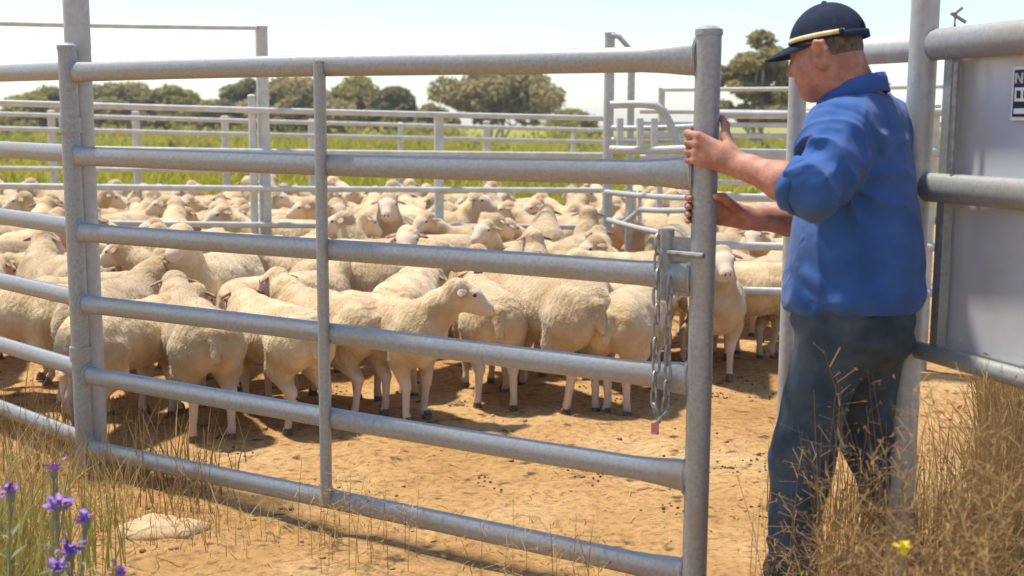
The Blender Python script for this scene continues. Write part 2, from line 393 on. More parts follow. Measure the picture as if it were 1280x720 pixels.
# latch post, short panel and sheeted panel on the right
lp = G(990, 300, 3.95); rp = G(1142, 300, 3.5)
p1 = empty('latch_post', (lp[0], lp[1], 0), 'short pale steel post just behind the man with the blue shirt', 'post')
post_part(p1, lp[0], lp[1], -.2, G(973, 78, 3.95)[2], .029, 'galv_old', 'shaft')
p2 = empty('yard_post', (rp[0], rp[1], 0), 'tall grey steel post right behind the back of the man', 'post')
post_part(p2, rp[0], rp[1], -.3, 2.35, .040, 'galv_old', 'shaft')
sp = empty('short_panel', (lp[0], lp[1], 0), 'short railed fence panel behind the man between two posts', 'fence', 'rail fences of the yard')
for z in (1.655, 1.3, .98, .66): rail_part(sp, lp+V(.03, -.02, z-lp[2]), V(rp[0], rp[1], z), (.026, .037), 'galv_old')
e1 = np.array([1.62, 1.55]); e0 = rp[:2]+V(.012, -.02)
dd = e1-e0; dl = np.linalg.norm(dd); dd /= dl
# the panel's line: passes through the post and through the right frame edge at Y=2.98
e1 = G(1280, 240, 3.10)[:2]; dd = (e1-e0)/np.linalg.norm(e1-e0); e1 = e0+dd*1.75
pr = empty('sheeted_panel', (e0[0], e0[1], 0), 'galvanised sheet metal panel with thick rails at the right edge', 'panel')
zz = [1.664, 1.262, 0.785]
for z, r in zip(zz, ((.03, .045), (.028, .042), (.022, .026))):
    rail_part(pr, (e0[0], e0[1], z), (e1[0], e1[1], z), r)
nrm = V(-dd[1], dd[0], 0); nrm = nrm if nrm[0] > 0 else -nrm
rs = np.array([[dd[0], -dd[1], 0], [dd[1], dd[0], 0], [0, 0, 1]])
cxy = (e0+e1)/2
def sheet(z0, z1):
    nx, nz = 60, 24; v = []
    for i in range(nx+1):
        for j in range(nz+1):
            t = i/nx*1.70+.05; z = z0+(z1-z0)*j/nz
            w = .004*math.sin(t*9+1.3*z)+.003*math.sin(z*14+t*3)
            p = V(e0[0]+dd[0]*t, e0[1]+dd[1]*t, z)+nrm*(.045+w); v.append(p)
    o = MB().add(v, [(i*(nz+1)+j, (i+1)*(nz+1)+j, (i+1)*(nz+1)+j+1, i*(nz+1)+j+1) for i in range(nx) for j in range(nz)]).build('sheet', M['sheet'], pr)
    md = o.modifiers.new('thickness', 'SOLIDIFY'); md.thickness = .003
sheet(1.27, 1.655); sheet(.79, 1.255)
st = e0+dd*.085
MB().box(V(st[0], st[1], 1.22)+nrm*.012, (.032, .03, .90), rs).build('panel_stile', M['galv'], pr, smooth=False)
st2 = e0+dd*.13
MB().tube([V(st2[0], st2[1], 1.31)-nrm*.01, V(st2[0], st2[1], 1.61)-nrm*.01], .007, 10).build('slide_rod', M['steel_dark'], pr)
st3 = e0+dd*.10
MB().tube([V(st3[0], st3[1], 1.70), V(st3[0], st3[1], 1.745), V(st3[0], st3[1], 1.76)+V(.018, 0, 0)], .0055, 8).tube([V(st3[0]-.012, st3[1], 1.745), V(st3[0]+.03, st3[1], 1.72)], .005, 8).build('spring_clip', M['steel_dark'], pr)
# sign on the sheet
sgc = None
for t in np.arange(.3, .9, .002):
    q = V(e0[0]+dd[0]*t, e0[1]+dd[1]*t, 1.5)+nrm*.036; d = q-V(0, 0, CH); 
    if 640+F*(d @ rt)/(d @ fw) >= 1264: sgc = t; break
def sgp(u, w, off): return V(e0[0]+dd[0]*(sgc+u), e0[1]+dd[1]*(sgc+u), w)+nrm*off
SZ0, SZ1 = 1.452, 1.592
sgn = empty('warning_sign', tuple(sgp(0, SZ0, .03)), 'small black and white sign on the metal sheet at the right edge', 'sign')
MB().box(sgp(.10, (SZ0+SZ1)/2, .034), (.20, .003, SZ1-SZ0), rs).build('plate', M['white'], sgn, smooth=False)
MB().box(sgp(.10, (SZ0+SZ1)/2, .0315), (.184, .003, SZ1-SZ0-.018), rs).build('black_field', M['black'], sgn, smooth=False)
def bar(u0, w0, u1, w1, th=.005):
    a, b = sgp(u0, w0, .0290), sgp(u1, w1, .0290); MB().tube([a, b], [(.0012, th)]*2, 4, ref=tuple(nrm*1.0)).build('letter_stroke', M['white'], sgn, smooth=False)
for a in ((.018, 1.548, .018, 1.575), (.018, 1.575, .040, 1.548), (.040, 1.548, .040, 1.575)): bar(*a)
MB().box(sgp(.100, 1.519, .0292), (.170, .002, .036), rs).build('white_band', M['white'], sgn, smooth=False)
for u in (.030, .055, .080, .105, .130, .155): MB().box(sgp(u, 1.519, .0275), (.014, .002, .020), rs).build('dark_letter', M['black'], sgn, smooth=False)
MB().box(sgp(.100, 1.476, .0292), (.170, .002, .014), rs).build('white_line', M['white'], sgn, smooth=False)

# ---- inner fences further back: rails follow the photograph's lines at distances set by rail spacing
def pix_fence(name, label, rails, posts, m='galv_pale', rr=.024, grp='rail fences of the yard', cat='fence'):
    a = rails[0]; g0 = G(a[0], a[1], a[2])
    e = empty(name, (g0[0], g0[1], 0), label, cat, grp)
    for q in rails:
        x0, y0, Y0, x1, y1, Y1 = q[:6]; r = q[6] if len(q) > 6 else rr
        rail_part(e, G(x0, y0, Y0), G(x1, y1, Y1), (r*.8, r), m, sag=.008)
    for q in posts:
        x, yt, Y = q[:3]; r = q[3] if len(q) > 3 else .045; t = G(x, yt, Y)
        post_part(e, t[0], t[1]+.045, -.2, t[2], r, q[4] if len(q) > 4 else m, cap=len(q) <= 5)
    return e
def yl(x): return 8.8+(x/757)*1.7          # distance of the inner fence at a photo column
pix_fence('inner_fence', 'pale rail fence crossing the flock with tall upright post', 
    [(-160, y0-.21*(y1-y0), yl(-160), 757, y1, yl(757)) for y0, y1 in ((128, 148), (184, 194), (232, 238), (277, 284), (325, 330))] + [(-160, 25, yl(-160), 321, 35, yl(321), .017)],
    [(325, 33, yl(325), .048), (313, 120, yl(313)-.05, .03), (548, 146, yl(548), .040), (-150, 22, yl(-150), .048)])
def yf(x): return 15.5+(x/757)*2.5
pix_fence('back_fence', 'low pale rail fence along the green paddock behind the flock',
    [(-260, y0-.34*(y1-y0), yf(-260), 765, y1, yf(765)) for y0, y1 in ((142, 163), (160, 178), (186, 196), (210, 216), (234, 238))],
    [(62, 139, yf(62), .05), (168, 140, yf(168), .05), (389, 150, yf(389), .05), (608, 152, yf(608), .05), (-44, 138, yf(-44), .05), (280, 146, yf(280), .05), (500, 154, yf(500), .035), (717, 163, yf(717), .035)], rr=.03)
pix_fence('race_fence', 'pale stacked rails of the drafting race right of the latch stile',
    [(828, 112, 11.5, 1180, 108, 11, .02), (800, 139, 11.5, 1180, 139, 11), (800, 155, 11.5, 1180, 156, 11), (800, 168, 11.5, 1180, 170, 11), (800, 196, 11.5, 1180, 200, 11), (800, 226, 11.5, 1180, 231, 11)],
    [(828, 110, 11.5, .032), (1000, 106, 11.3, .04), (1110, 104, 11.1, .04)])
pix_fence('side_fence', 'pale rail fence closing the pen between gate stile and the man',
    [(884, 306, 7.0, 1180, 309, 6.9), (884, 362, 7.0, 1180, 366, 6.9), (884, 246, 7.0, 1180, 247, 6.9), (884, 190, 7.0, 1180, 190, 6.9), (884, 143, 7.0, 1180, 140, 6.9)],
    [(886, 138, 7.0, .038), (1170, 132, 6.9, .04)])
rg = pix_fence('race_gate', 'drafting gate frame with tall upright and bent pipe beside the latch stile',
    [(763, 187, 8.6, 868, 186, 8.2, .03), (757, 240, 9.8, 868, 248, 8.6, .022), (760, 275, 9.6, 835, 293, 8.4, .022), (800, 262, 9.2, 868, 262, 8.6, .022), (776, 281, 9.4, 800, 262, 9.2, .022), (765, 160, 9.6, 868, 158, 9.2, .022), (765, 175, 9.6, 868, 174, 9.2, .022)],
    [(763, 41, 9.8, .042, 'galv_old'), (790, 88, 9.8, .03, 'galv_old')], 'galv_old')
MB().tube([G(765, 44, 9.75), G(774, 46, 9.72), G(788, 62, 9.7), G(790, 90, 9.75)], .022, 10).build('brace', M['galv'], rg)
MB().tube([G(763, 131, 8.5), G(800, 130, 8.45), G(820, 132, 8.4), G(830, 139, 8.4), G(838, 155, 8.4), G(846, 176, 8.4), G(848, 187, 8.4)], .027, 12).build('bent_pipe', M['galv_old'], rg)
for x in (786, 793, 800): 
    MB().tube([G(x, 238, 9.5), G(x, 278, 9.5)], .016, 8).build('slat', M['galv_pale'], rg)
for x in (775, 800, 818): 
    MB().tube([G(x, 148, 9.3), G(x, 188, 9.3)], .028, 8).build('upright', M['galv_pale'], rg)

# ------------------------------------------------------------------ sheep
M['wool'] = mat('cream_wool', (0.50, 0.338, 0.163), (0.71, 0.532, 0.305), 7, 0.95, 0, 0.30, 90, detail=8, rnd_amt=.22, sheen=.25, spec=.05, extra=wool_x('zone', (0.62, 0.47, 0.33)))
M['fibre'] = mat('wool_fibre', (0.56, 0.41, 0.235), (0.70, 0.55, 0.36), 12, 0.95, rnd_amt=.14, spec=.05)
M['ear'] = mat('pink_ear_skin', (0.20, 0.12, 0.085), (0.50, 0.34, 0.25), 22, 0.8)
M['eye'] = mat('dark_eye', (0.012, 0.009, 0.007), None, 5, 0.15, spec=.6)
M['hoof'] = mat('dusty_hoof', (0.085, 0.055, 0.035), (0.22, 0.15, 0.09), 30, 0.8)
M['nose'] = mat('dusky_nostril', (0.10, 0.05, 0.04), (0.16, 0.09, 0.07), 30, 0.6)
def unit(a): a = np.array(a, float); return a/np.linalg.norm(a)
def make_sheep(nyaw, npitch, hyaw, hpitch, legs, seed, h=.0115, belly=.0, dense=True):
    """sheep facing +X, feet at z=0; returns list of (part name, mesh)"""
    s = SDF((-.72, -.42, -.01), (.98, .42, 1.12), h)
    s.ell((.02, 0, .515), (.45, .165+belly, .165), k=.05)
    s.cone((.27, 0, .52), (-.33, 0, .535), .145, .148, .06)
    s.ell((.0, 0, .475), (.34, .172+belly, .145), k=.06)
    s.ell((.30, 0, .47), (.14, .13, .155), k=.06)
    for sd in (-1, 1):
        s.ell((-.36, sd*.075, .50), (.145, .098, .165), k=.05)
        i = 0 if sd < 0 else 1
        a = legs[i]; k_ = V(-.29+a*.25, sd*.105, .355); ho = V(-.435+a*.6, sd*.092, .235); fe = V(-.42+a, sd*.097, .065); to = V(-.405+a, sd*.097, .03)
        s.chain([V(-.33, sd*.10, .48), k_, ho], [.105, .070, .033], .045); s.chain([ho, fe, to], [.026, .0195, .025], .012)
        b = legs[2+i]; el = V(.235+b*.2, sd*.105, .37); kn = V(.265+b*.6, sd*.088, .215); ff = V(.25+b, sd*.088, .06); ft = V(.278+b, sd*.088, .03)
        s.chain([V(.27, sd*.09, .47), el, kn], [.098, .058, .030], .04); s.chain([kn, ff, ft], [.0245, .019, .024], .012)
    s.cone((-.485, 0, .58), (-.535, 0, .455), .032, .024, .03)                 # docked tail
    nd = V(math.cos(R(npitch))*math.cos(R(nyaw)), math.cos(R(npitch))*math.sin(R(nyaw)), math.sin(R(npitch)))
    nb = V(.30, 0, .565); hb = nb+nd*.285; nm = nb+nd*.15
    s.cone(nb, nm, .122, .092, .06); s.cone(nm, hb, .100, .066, .04)
    ty, tp = R(nyaw+hyaw), R(hpitch)
    u = V(math.cos(tp)*math.cos(ty), math.cos(tp)*math.sin(ty), math.sin(tp)); v = unit(np.cross((0, 0, 1), u)); w = np.cross(u, v)
    s.chain([hb-.015*u+.015*w, hb+.075*u+.008*w, hb+.175*u-.012*w], [.073, .058, .040], .03)
    s.cone(hb-.01*u-.045*w, hb+.145*u-.038*w, .048, .030, .03)
    s.ell(hb+.19*u-.02*w, (.03, .034, .03), k=.02)
    for sd in (-1, 1):
        s.ell(hb+.055*u+sd*.056*v+.03*w, (.022, .022, .018), k=.015)           # brow
    vt, f = s.polygonise(); n = normals(vt, f)
    # wool or bare: face and lower legs are bare
    hd = (vt-hb) @ u; latl = np.linalg.norm(np.cross(vt-hb, u), axis=1)
    face = np.clip((hd-.025)/.03, 0, 1)*(latl < .12)
    nz = vnoise(vt[:, 0]*14+seed, vt[:, 1]*14, vt[:, 2]*14, 2)
    leg = np.clip((.295+.02*nz-vt[:, 2])/.04, 0, 1)
    zone = 1-np.maximum(face, leg)
    fold = .008*vnoise(vt[:, 0]*7+seed, vt[:, 1]*7, vt[:, 2]*5, 2) + .0035*vnoise(vt[:, 0]*26+seed, vt[:, 1]*26, vt[:, 2]*26, 2)
    vt = vt+n*(zone*fold)[:, None]; vt[:, 2] = np.maximum(vt[:, 2], .001)
    out = [('body', np_mesh('sheep_body', vt, f, M['wool'], {'zone': zone}))]
    for sd in (-1, 1):
        lx = unit(sd*v*.84-u*.34-w*.42); ly = unit(np.cross(w, lx)); lz = np.cross(lx, ly)
        ro = np.stack([lx, ly, lz], 1); mb = MB(); mb.ell(hb-.005*u+sd*.068*v+.028*w+lx*.040, (.054, .027, .010), ro, 12, 8)
        out.append(('ear', mb.mesh('sheep_ear', M['ear'])))
        mb = MB(); mb.ell(hb+.062*u+sd*.070*v+.026*w, (.0135, .008, .011), np.stack([u, v, w], 1), 10, 6); out.append(('eye', mb.mesh('sheep_eye', M['eye'])))
        mb = MB(); mb.ell(hb+.213*u+sd*.014*v-.012*w, (.009, .008, .012), np.stack([u, v, w], 1), 8, 5); out.append(('nostril', mb.mesh('sheep_nostril', M['nose'])))
        i = 0 if sd < 0 else 1
        for x, y in ((-.40+legs[i], sd*.097), (.283+legs[2+i], sd*.088)):
            mb = MB(); mb.tube([(x, y, 0.0), (x-.003, y, .03), (x-.01, y, .052)], [(.026, .036), (.024, .031), (.021, .022)], 12, ref=(1, 0, 0)); out.append(('hoof', mb.mesh('sheep_hoof', M['hoof'])))
    if dense:
        idx = np.flatnonzero(zone > .7); pick = nrng.choice(idx, 9000); N_ = len(pick)
        p = vt[pick]+nrng.normal(0, .004, (N_, 3)); d = n[pick]+nrng.normal(0, .55, (N_, 3))+np.array([-.25, 0, -.35]); d /= np.linalg.norm(d, axis=1)[:, None]
        L = nrng.uniform(.004, .010, N_)[:, None]; sdv = np.cross(d, nrng.normal(0, 1, (N_, 3))); sdv /= np.linalg.norm(sdv, axis=1)[:, None]
        fv = np.stack([p-sdv*.0013-n[pick]*.004, p+sdv*.0013-n[pick]*.004, p+d*L], 1).reshape(-1, 3)
        out.append(('fleece_fibres', np_mesh('fleece_fibres', fv, np.arange(N_*3).reshape(-1, 3), M['fibre'], smooth=False)))
    return out
L0 = (0, .03, .02, -.03)
SH = {
 'level': make_sheep(0, 28, 5, -28, L0, 1),
 'turn_right': make_sheep(-30, 38, -25, -22, (.04, -.04, 0, .05), 2),
 'turn_left': make_sheep(32, 38, 30, -25, (-.05, .03, .03, -.02), 3),
 'low': make_sheep(8, -8, 35, -40, (.05, 0, -.03, .05), 4),
 'alert': make_sheep(4, 64, 6, -18, (0, -.02, .02, 0), 5),
 'stout': make_sheep(-10, 15, 15, -40, (-.04, .05, .04, -.05), 6, belly=.025),
 'grazed': make_sheep(-14, 2, -30, -45, (.06, -.05, .03, .06), 9),
 'look_back': make_sheep(48, 42, 45, -20, (-.02, .06, -.05, .03), 10, belly=.012),
 'thin': make_sheep(-20, 48, 10, -30, (.02, .05, .06, -.03), 12, belly=-.015),
 'level_far': make_sheep(12, 40, 15, -25, L0, 7, h=.016, dense=False),
 'alert_far': make_sheep(-8, 55, -35, -20, L0, 8, h=.016, dense=False),
}
placed = []
FL = []                                    # fence segments sheep must keep clear of
for (xa, Ya, xb, Yb) in ((-160, yl(-160), 757, yl(757)), (884, 7.0, 1180, 6.9), (757, 9.8, 868, 8.3), (800, 11.5, 1180, 11), (-260, yf(-260), 765, yf(765))):
    a, b = G(xa, 200, Ya)[:2], G(xb, 200, Yb)[:2]; FL.append((a, b))
FL += [(np.array([hp[0], hp[1]]), np.array([-3.38, 6.36])), (H0[:2], np.array([SX, SY]))]
def seg_d(p, a, b):
    t = np.clip(((p-a) @ (b-a))/((b-a) @ (b-a)), 0, 1); return np.linalg.norm(p-(a+t*(b-a)))
def circles(x, y, hdg, sc): 
    c, s_ = math.cos(hdg), math.sin(hdg); return [np.array([x+c*t*sc, y+s_*t*sc]) for t in (-.38, -.13, .13, .38, .58)]
def free(cs, sc, gap):
    for q in placed:
        if abs(q[0][2][0]-cs[2][0]) > 1.4 or abs(q[0][2][1]-cs[2][1]) > 1.4: continue
        for i, a in enumerate(cs):
            for j, b in enumerate(q[0]):
                rr = (.10 if i == 4 else .175)*sc+(.10 if j == 4 else .175)*q[1]
                if np.hypot(*(a-b)) < rr*gap: return False
    return all(seg_d(a, *fl) > .27 for a in cs for fl in FL)
def add_sheep(var, x, y, hdg, sc, label, group=None, parts=None):
    e = empty('sheep', (0, 0, 0), label, 'sheep', group)
    for nm, me in SH[var]:
        if parts and nm not in parts: continue
        o = bpy.data.objects.new(nm, me); COL.objects.link(o); o.parent = e
        if nm == 'fleece_fibres': o['kind'] = 'stuff'
    e.location = (x, y, gz(x, y)-.006); e.rotation_euler = (0, 0, R(hdg)); e.scale = (sc, sc, sc)
    placed.append((circles(x, y, R(hdg), sc), sc)); return e
FR = 'sheep in the front row behind the gate'
def ps(var, px, py, hdg, sc, label, off=0.0, lat=0.0):
    """px,py: pixel of the ground under the sheep's middle"""
    g = GZ(px, py); return add_sheep(var, g[0], g[1], hdg, sc*.90, label, FR)
ps('stout', 8, 500, 176, 1.0, 'sheep standing broadside at the left edge behind the side panel')
ps('stout', 168, 528, 72, .96, 'sheep with its rump towards us directly right of the hinge post')
ps('level', 246, 526, 116, .98, 'sheep seen from behind between hinge post and second rump from the left')
ps('stout', 345, 519, 126, .95, 'sheep with its rump towards us just left of the upright gate brace')
ps('level', 412, 506, 134, .95, 'sheep facing away left, half hidden by the upright gate brace')
ps('turn_left', 482, 514, -44, .97, 'pale sheep standing side-on with its head raised right of the gate brace')
ps('stout', 606, 492, 100, .98, 'sheep seen squarely from behind below the raised sheep head')
ps('stout', 676, 497, 124, 1.08, 'big broad sheep with rump to the right near the middle of the gate')
ps('level', 786, 497, 70, .98, 'sheep facing away left of the hanging gate chain')
ps('alert', 893, 466, 262, .96, 'sheep with raised head seen right beside the latch stile')
ps('stout', 932, 452, 4, .98, 'broadside sheep between the latch stile and the man')
ps('level', 455, 446, 20, 1.0, 'sheep standing behind the pale side-on sheep near the brace')
ps('turn_left', 385, 432, 196, .97, 'sheep with head turned just behind the gate brace')
ps('turn_right', 250, 440, 215, .98, 'sheep with long pale face pointing right behind the fourth rail')
ps('alert', 500, 372, 262, 1.08, 'sheep standing tall with raised head above the third gate rail')
ps('level', 678, 376, 86, 1.06, 'tan rump rising above the third gate rail right of centre')
def flock_label(var, x, y, hd):
    d = V(x, y, .5)-V(0, 0, CH); px = 640+F*(d @ rt)/(d @ fw); h_ = hd % 360
    fac = 'facing away' if 45 <= h_ < 135 else 'facing left' if 135 <= h_ < 225 else 'facing us' if 225 <= h_ < 315 else 'facing right'
    pose = {'alert': ', head high', 'alert_far': ', head high', 'turn_left': ', head turned', 'turn_right': ', head turned', 'grazed': ', head low', 'look_back': ', looking back'}.get(var, '')
    zone = next(t for lim, t in ((85, 'at the left edge'), (200, 'right of hinge post'), (310, 'left of tall fence post'), (410, 'left of gate brace'), (500, 'right of gate brace'), (600, 'behind gate middle'), (740, 'right of gate middle'), (862, 'left of latch stile'), (9999, 'right of latch stile')) if px < lim)
    row = next(t for lim, t in ((0, 'in the second row'), (.9, 'in the third row'), (9, 'before the inner fence')) if y < 6.9+lim) if y <= fline(x) else 'past the inner fence' if y < fline(x)+1.3 else 'mid flock past fence' if y < fline(x)+2.8 else 'in the last rows'
    return 'sheep '+fac+pose+', '+row+', '+zone
MAIN = ['body', 'ear', 'eye', 'hoof', 'fleece_fibres']
tries = 0
r2 = random.Random(21)
def fline(x): return np.interp(x, [FL[0][0][0], FL[0][1][0]], [FL[0][0][1], FL[0][1][1]])
bands = [(5.6, 7.4, 0.62, 4000), (7.0, 9.9, .62, 7000), (9.3, 14.6, .64, 10000)]
for (y0, y1, gap, nt_) in bands:
    for _ in range(nt_):
        y = r2.uniform(y0, y1); x = r2.uniform(-.47*y-.4, min(.31*y, .5+.2*y))
        if y < 6.05 and x > -1.9: continue
        if x > .75 and y < 7.3: continue
        # stay behind the front row and inside the yard
        if x < -1.75 and y < 4.9+(-1.75-x)*.92+.55: continue
        if y > 14.2: continue
        hd = r2.choice([r2.gauss(120, 45), r2.gauss(190, 50), r2.uniform(0, 360), r2.gauss(60, 40)])
        sc = r2.uniform(.80, .98); cs = circles(x, y, R(hd), sc)
        if not free(cs, sc, gap): continue
        far = y > 9.3
        var = r2.choice(['level_far', 'alert_far', 'level_far']) if far else r2.choice(['level', 'turn_right', 'turn_left', 'alert', 'stout', 'thin', 'look_back', 'grazed'])
        behind = y > fline(x)
        lab = flock_label(var, x, y, hd)
        add_sheep(var, x, y, hd, sc, lab, 'flock beyond the inner fence' if behind else 'flock in the near pen', ['body', 'ear', 'eye'] if far else MAIN)
same = {}
for o in COL.objects:
    if o.get('category') == 'sheep': same.setdefault(o['label'], []).append(o)
for k, os_ in same.items():
    if len(os_) > 1:
        os_.sort(key=lambda o: o.location.y)
        for i, o in enumerate(os_): o['label'] = (('nearer ', 'farther ') if len(os_) == 2 else ('nearest ', 'second ', 'third ', 'fourth ', 'fifth '))[min(i, 4)]+k

# ------------------------------------------------------------------ the man
M['skin'] = mat('tanned_skin', (0.36, 0.145, 0.085), (0.54, 0.27, 0.175), 26, 0.58, 0, .22, 240, detail=9, extra=None, spec=.35)
def wrinkle(sc, dist):
    def fn(m, t, p, out, mp):
        N, L = t.nodes, t.links; w = N.new('ShaderNodeTexNoise'); w.inputs['Scale'].default_value = sc; w.inputs['Detail'].default_value = 3; w.inputs['Distortion'].default_value = 1.4
        w.noise_type = 'RIDGED_MULTIFRACTAL'; L.new(mp.outputs[0], w.inputs['Vector'])
        bp = N.new('ShaderNodeBump'); bp.inputs['Strength'].default_value = .6; bp.inputs['Distance'].default_value = dist; L.new(w.outputs[0], bp.inputs['Height'])
        old = p.inputs['Normal'].links[0].from_node; L.new(old.outputs[0], bp.inputs['Normal']); L.new(bp.outputs[0], p.inputs['Normal'])
    return fn
M['denim_shirt'] = mat('blue_work_shirt', (0.026, 0.083, 0.248), (0.045, 0.120, 0.332), 9, 0.85, 0, 0.22, 420, sheen=.12, spec=.15, extra=wrinkle(13, .008))
M['trouser'] = mat('dark_work_trousers', (0.042, 0.058, 0.075), (0.092, 0.112, 0.126), 11, 0.9, 0, 0.3, 300, spec=.12, extra=wrinkle(8, .012))
M['belt'] = mat('black_leather', (0.012, 0.011, 0.010), (0.025, 0.022, 0.02), 40, 0.55)
M['boot'] = mat('brown_boot_leather', (0.055, 0.03, 0.017), (0.11, 0.065, 0.035), 20, 0.6, 0, .15, 80)
M['cap'] = mat('navy_cap_cloth', (0.016, 0.022, 0.040), (0.030, 0.038, 0.062), 20, 0.85, 0, .2, 500, spec=.15)
M['gold'] = mat('pale_gold_trim', (0.58, 0.48, 0.20), (0.74, 0.66, 0.38), 40, 0.6)
M['hair'] = mat('short_brown_grey_hair', (0.10, 0.065, 0.04), (0.22, 0.16, 0.11), 60, 0.8, 0, .5, 260)
HA = R(36)
hf = V(-math.cos(HA), math.sin(HA), 0); hl = V(-hf[1], hf[0], 0)     # heading and the man's left
uz = V(0, 0, 1)
TROT = np.stack([hf, hl, uz], 1)
TC = V(G(1069, 250, 3.42)[0], 3.42, 0)
def T(f, l, z): return TC+hf*f+hl*l+uz*z
Lsho, Lelb, Lwri = G(1056, 166, 3.28), G(1012, 236, 3.14), G(924, 206, 3.30)
Rsho = T(-.01, -.185, 1.425); Rwri = G(934, 273, 3.50); Relb = G(1015, 276, 3.62)
HS = .93
HC = G(1034, 62, 3.41)                                  # head centre
tilt = R(9); hy = R(4)
_f = hf*math.cos(hy)+hl*math.sin(hy)
HF = _f*math.cos(tilt)-uz*math.sin(tilt); HL_ = unit(np.cross(uz, _f)); HU = np.cross(HF, HL_)
HROT = np.stack([HF, HL_, HU], 1)
def Hd(f, l, z): return HC+(HF*f+HL_*l+HU*z)*HS
def pole(ang, r, z): return V(SX+r*math.cos(R(ang)), SY+r*math.sin(R(ang)), z)
man_foot = T(0, 0, 0)
man = empty('person', (TC[0], TC[1], 0), 'man in blue work shirt, dark trousers and navy cap pushing the farm gate', 'person')
# --- body: one continuous skin mesh
b = SDF((.42, 2.93, -.01), (1.36, 3.86, 1.82), .0045)
b.ell(Hd(0, 0, .0), (0.0930, 0.0725, 0.1004), HROT, .02)
b.ell(Hd(.045, 0, -.045), (0.0558, 0.0558, 0.0791), HROT, .03)
b.cone(Hd(.02, 0, -.07), Hd(.060, 0, -.112), .060, .034, .03)
for s_ in (-1, 1):
    b.cone(Hd(0, s_*.048, -.06), Hd(.05, s_*.022, -.105), .022, .022, .03)       # jaw line
    b.ell(Hd(.068, s_*.040, -.045), (0.0279, 0.0242, 0.0242), HROT, .025)               # cheekbone
    b.ell(Hd(.100, s_*.031, -.012), (0.0149, 0.0167, 0.0112), HROT, .012, 'sub')       # eye socket
    b.ell(Hd(.088, s_*.031, -.012), (0.0112, 0.0121, 0.0102), HROT, .004)              # eyeball under its lid
    b.ell(Hd(-.006, s_*.086, -.022), (.026, .012, .040), HROT, .006)             # ear
    b.chain([Hd(.014, s_*.090, .004), Hd(.004, s_*.096, .018), Hd(-.018, s_*.099, .014), Hd(-.026, s_*.099, -.010), Hd(-.018, s_*.094, -.042), Hd(-.004, s_*.090, -.060)], [.006, .0065, .007, .0065, .006, .008], .005)
    b.ell(Hd(-.002, s_*.100, -.014), (.013, .008, .020), HROT, .005, 'sub')
b.cone(Hd(.090, 0, .012), Hd(.094, 0, .014), .016, .016, .02)
b.cone(Hd(.096, 0, -.005), Hd(.118, 0, -.048), .010, .014, .014)
for s_ in (-1, 1): b.ell(Hd(.104, s_*.013, -.05), (0.0102, 0.0084, 0.0084), HROT, .008)
b.ell(Hd(.094, 0, -.078), (0.0130, 0.0223, 0.0074), HROT, .008); b.ell(Hd(.091, 0, -.090), (0.0130, 0.0195, 0.0074), HROT, .008)
b.cone(Hd(-.03, 0, -.06), T(-.005, 0, 1.44), .064, .074, .03)
b.cone(Hd(-.062, 0, -.055), T(-.045, 0, 1.46), .035, .05, .03)
b.cone(T(-.02, .12, 1.42), T(-.02, -.12, 1.42), .07, .07, .05)
b.ell(T(0, 0, 1.26), (.11, .165, .2), TROT, .05); b.ell(T(0, 0, 1.02), (.12, .16, .2), TROT, .05)
b.chain([Lsho, Lelb], [.055, .046], .03); b.chain([Lelb, Lelb*.62+Lwri*.38+V(0, 0, -.004), Lwri*.85+Lelb*.15, Lwri], [.046, .050, .034, .031], .02)
b.chain([Rsho, Relb], [.052, .044], .03); b.chain([Relb, Relb*.62+Rwri*.38, Rwri*.85+Relb*.15, Rwri], [.044, .046, .032, .029], .02)
# left hand: back of the hand to the camera, fingers round the stile
zc = G(888, 186, 3.37)[2]
kn = []
for i, (dz, tip) in enumerate(((.036, .052), (.013, .020), (-.011, -.006), (-.033, -.032))):
    k0 = pole(-118-3*i, .060, zc+dz); k1 = pole(-163, .058-.001*i, zc+(dz*.6+tip*.4)); k2 = pole(-212, .047, zc+(dz*.3+tip*.7)); k3 = pole(-246+5*i, .045, zc+tip)
    rr = (.0105, .0108, .0102, .0092)[i]
    b.cone(Lwri+V(0, 0, dz*.5), k0, .019, rr+.002, .014)
    b.chain([k0, k1, k2, k3], [rr+.0012, rr, rr-.001, rr-.002], .005)
b.ell((pole(-85, .064, zc)+Lwri)/2, (.03, .022, .034), None, .02)
b.chain([Lwri+V(-.005, .005, .012), pole(-48, .068, zc+.035), pole(-22, .054, zc+.066), pole(18, .047, zc+.086)], [.019, .0145, .0115, .0095], .008)
# right hand: reaches the far side of the stile, lower down
zr = G(905, 262, 3.46)[2]
for i, (dz, tip) in enumerate(((.034, .036), (.012, .012), (-.010, -.010), (-.031, -.030))):
    k0 = pole(62+2*i, .062, zr+dz); k1 = pole(110, .057, zr+(dz+tip)/2); k2 = pole(160, .047, zr+tip); k3 = pole(198-4*i, .045, zr+tip)
    rr = (.0103, .0106, .0100, .0090)[i]
    b.cone(Rwri+V(0, 0, dz*.5), k0, .018, rr+.002, .014)
    b.chain([k0, k1, k2, k3], [rr+.0012, rr, rr-.001, rr-.002], .005)
b.chain([Rwri+V(-.01, -.01, .01), pole(20, .070, zr+.028), pole(-18, .053, zr+.040), pole(-58, .046, zr+.044)], [.018, .0145, .0115, .0095], .008)
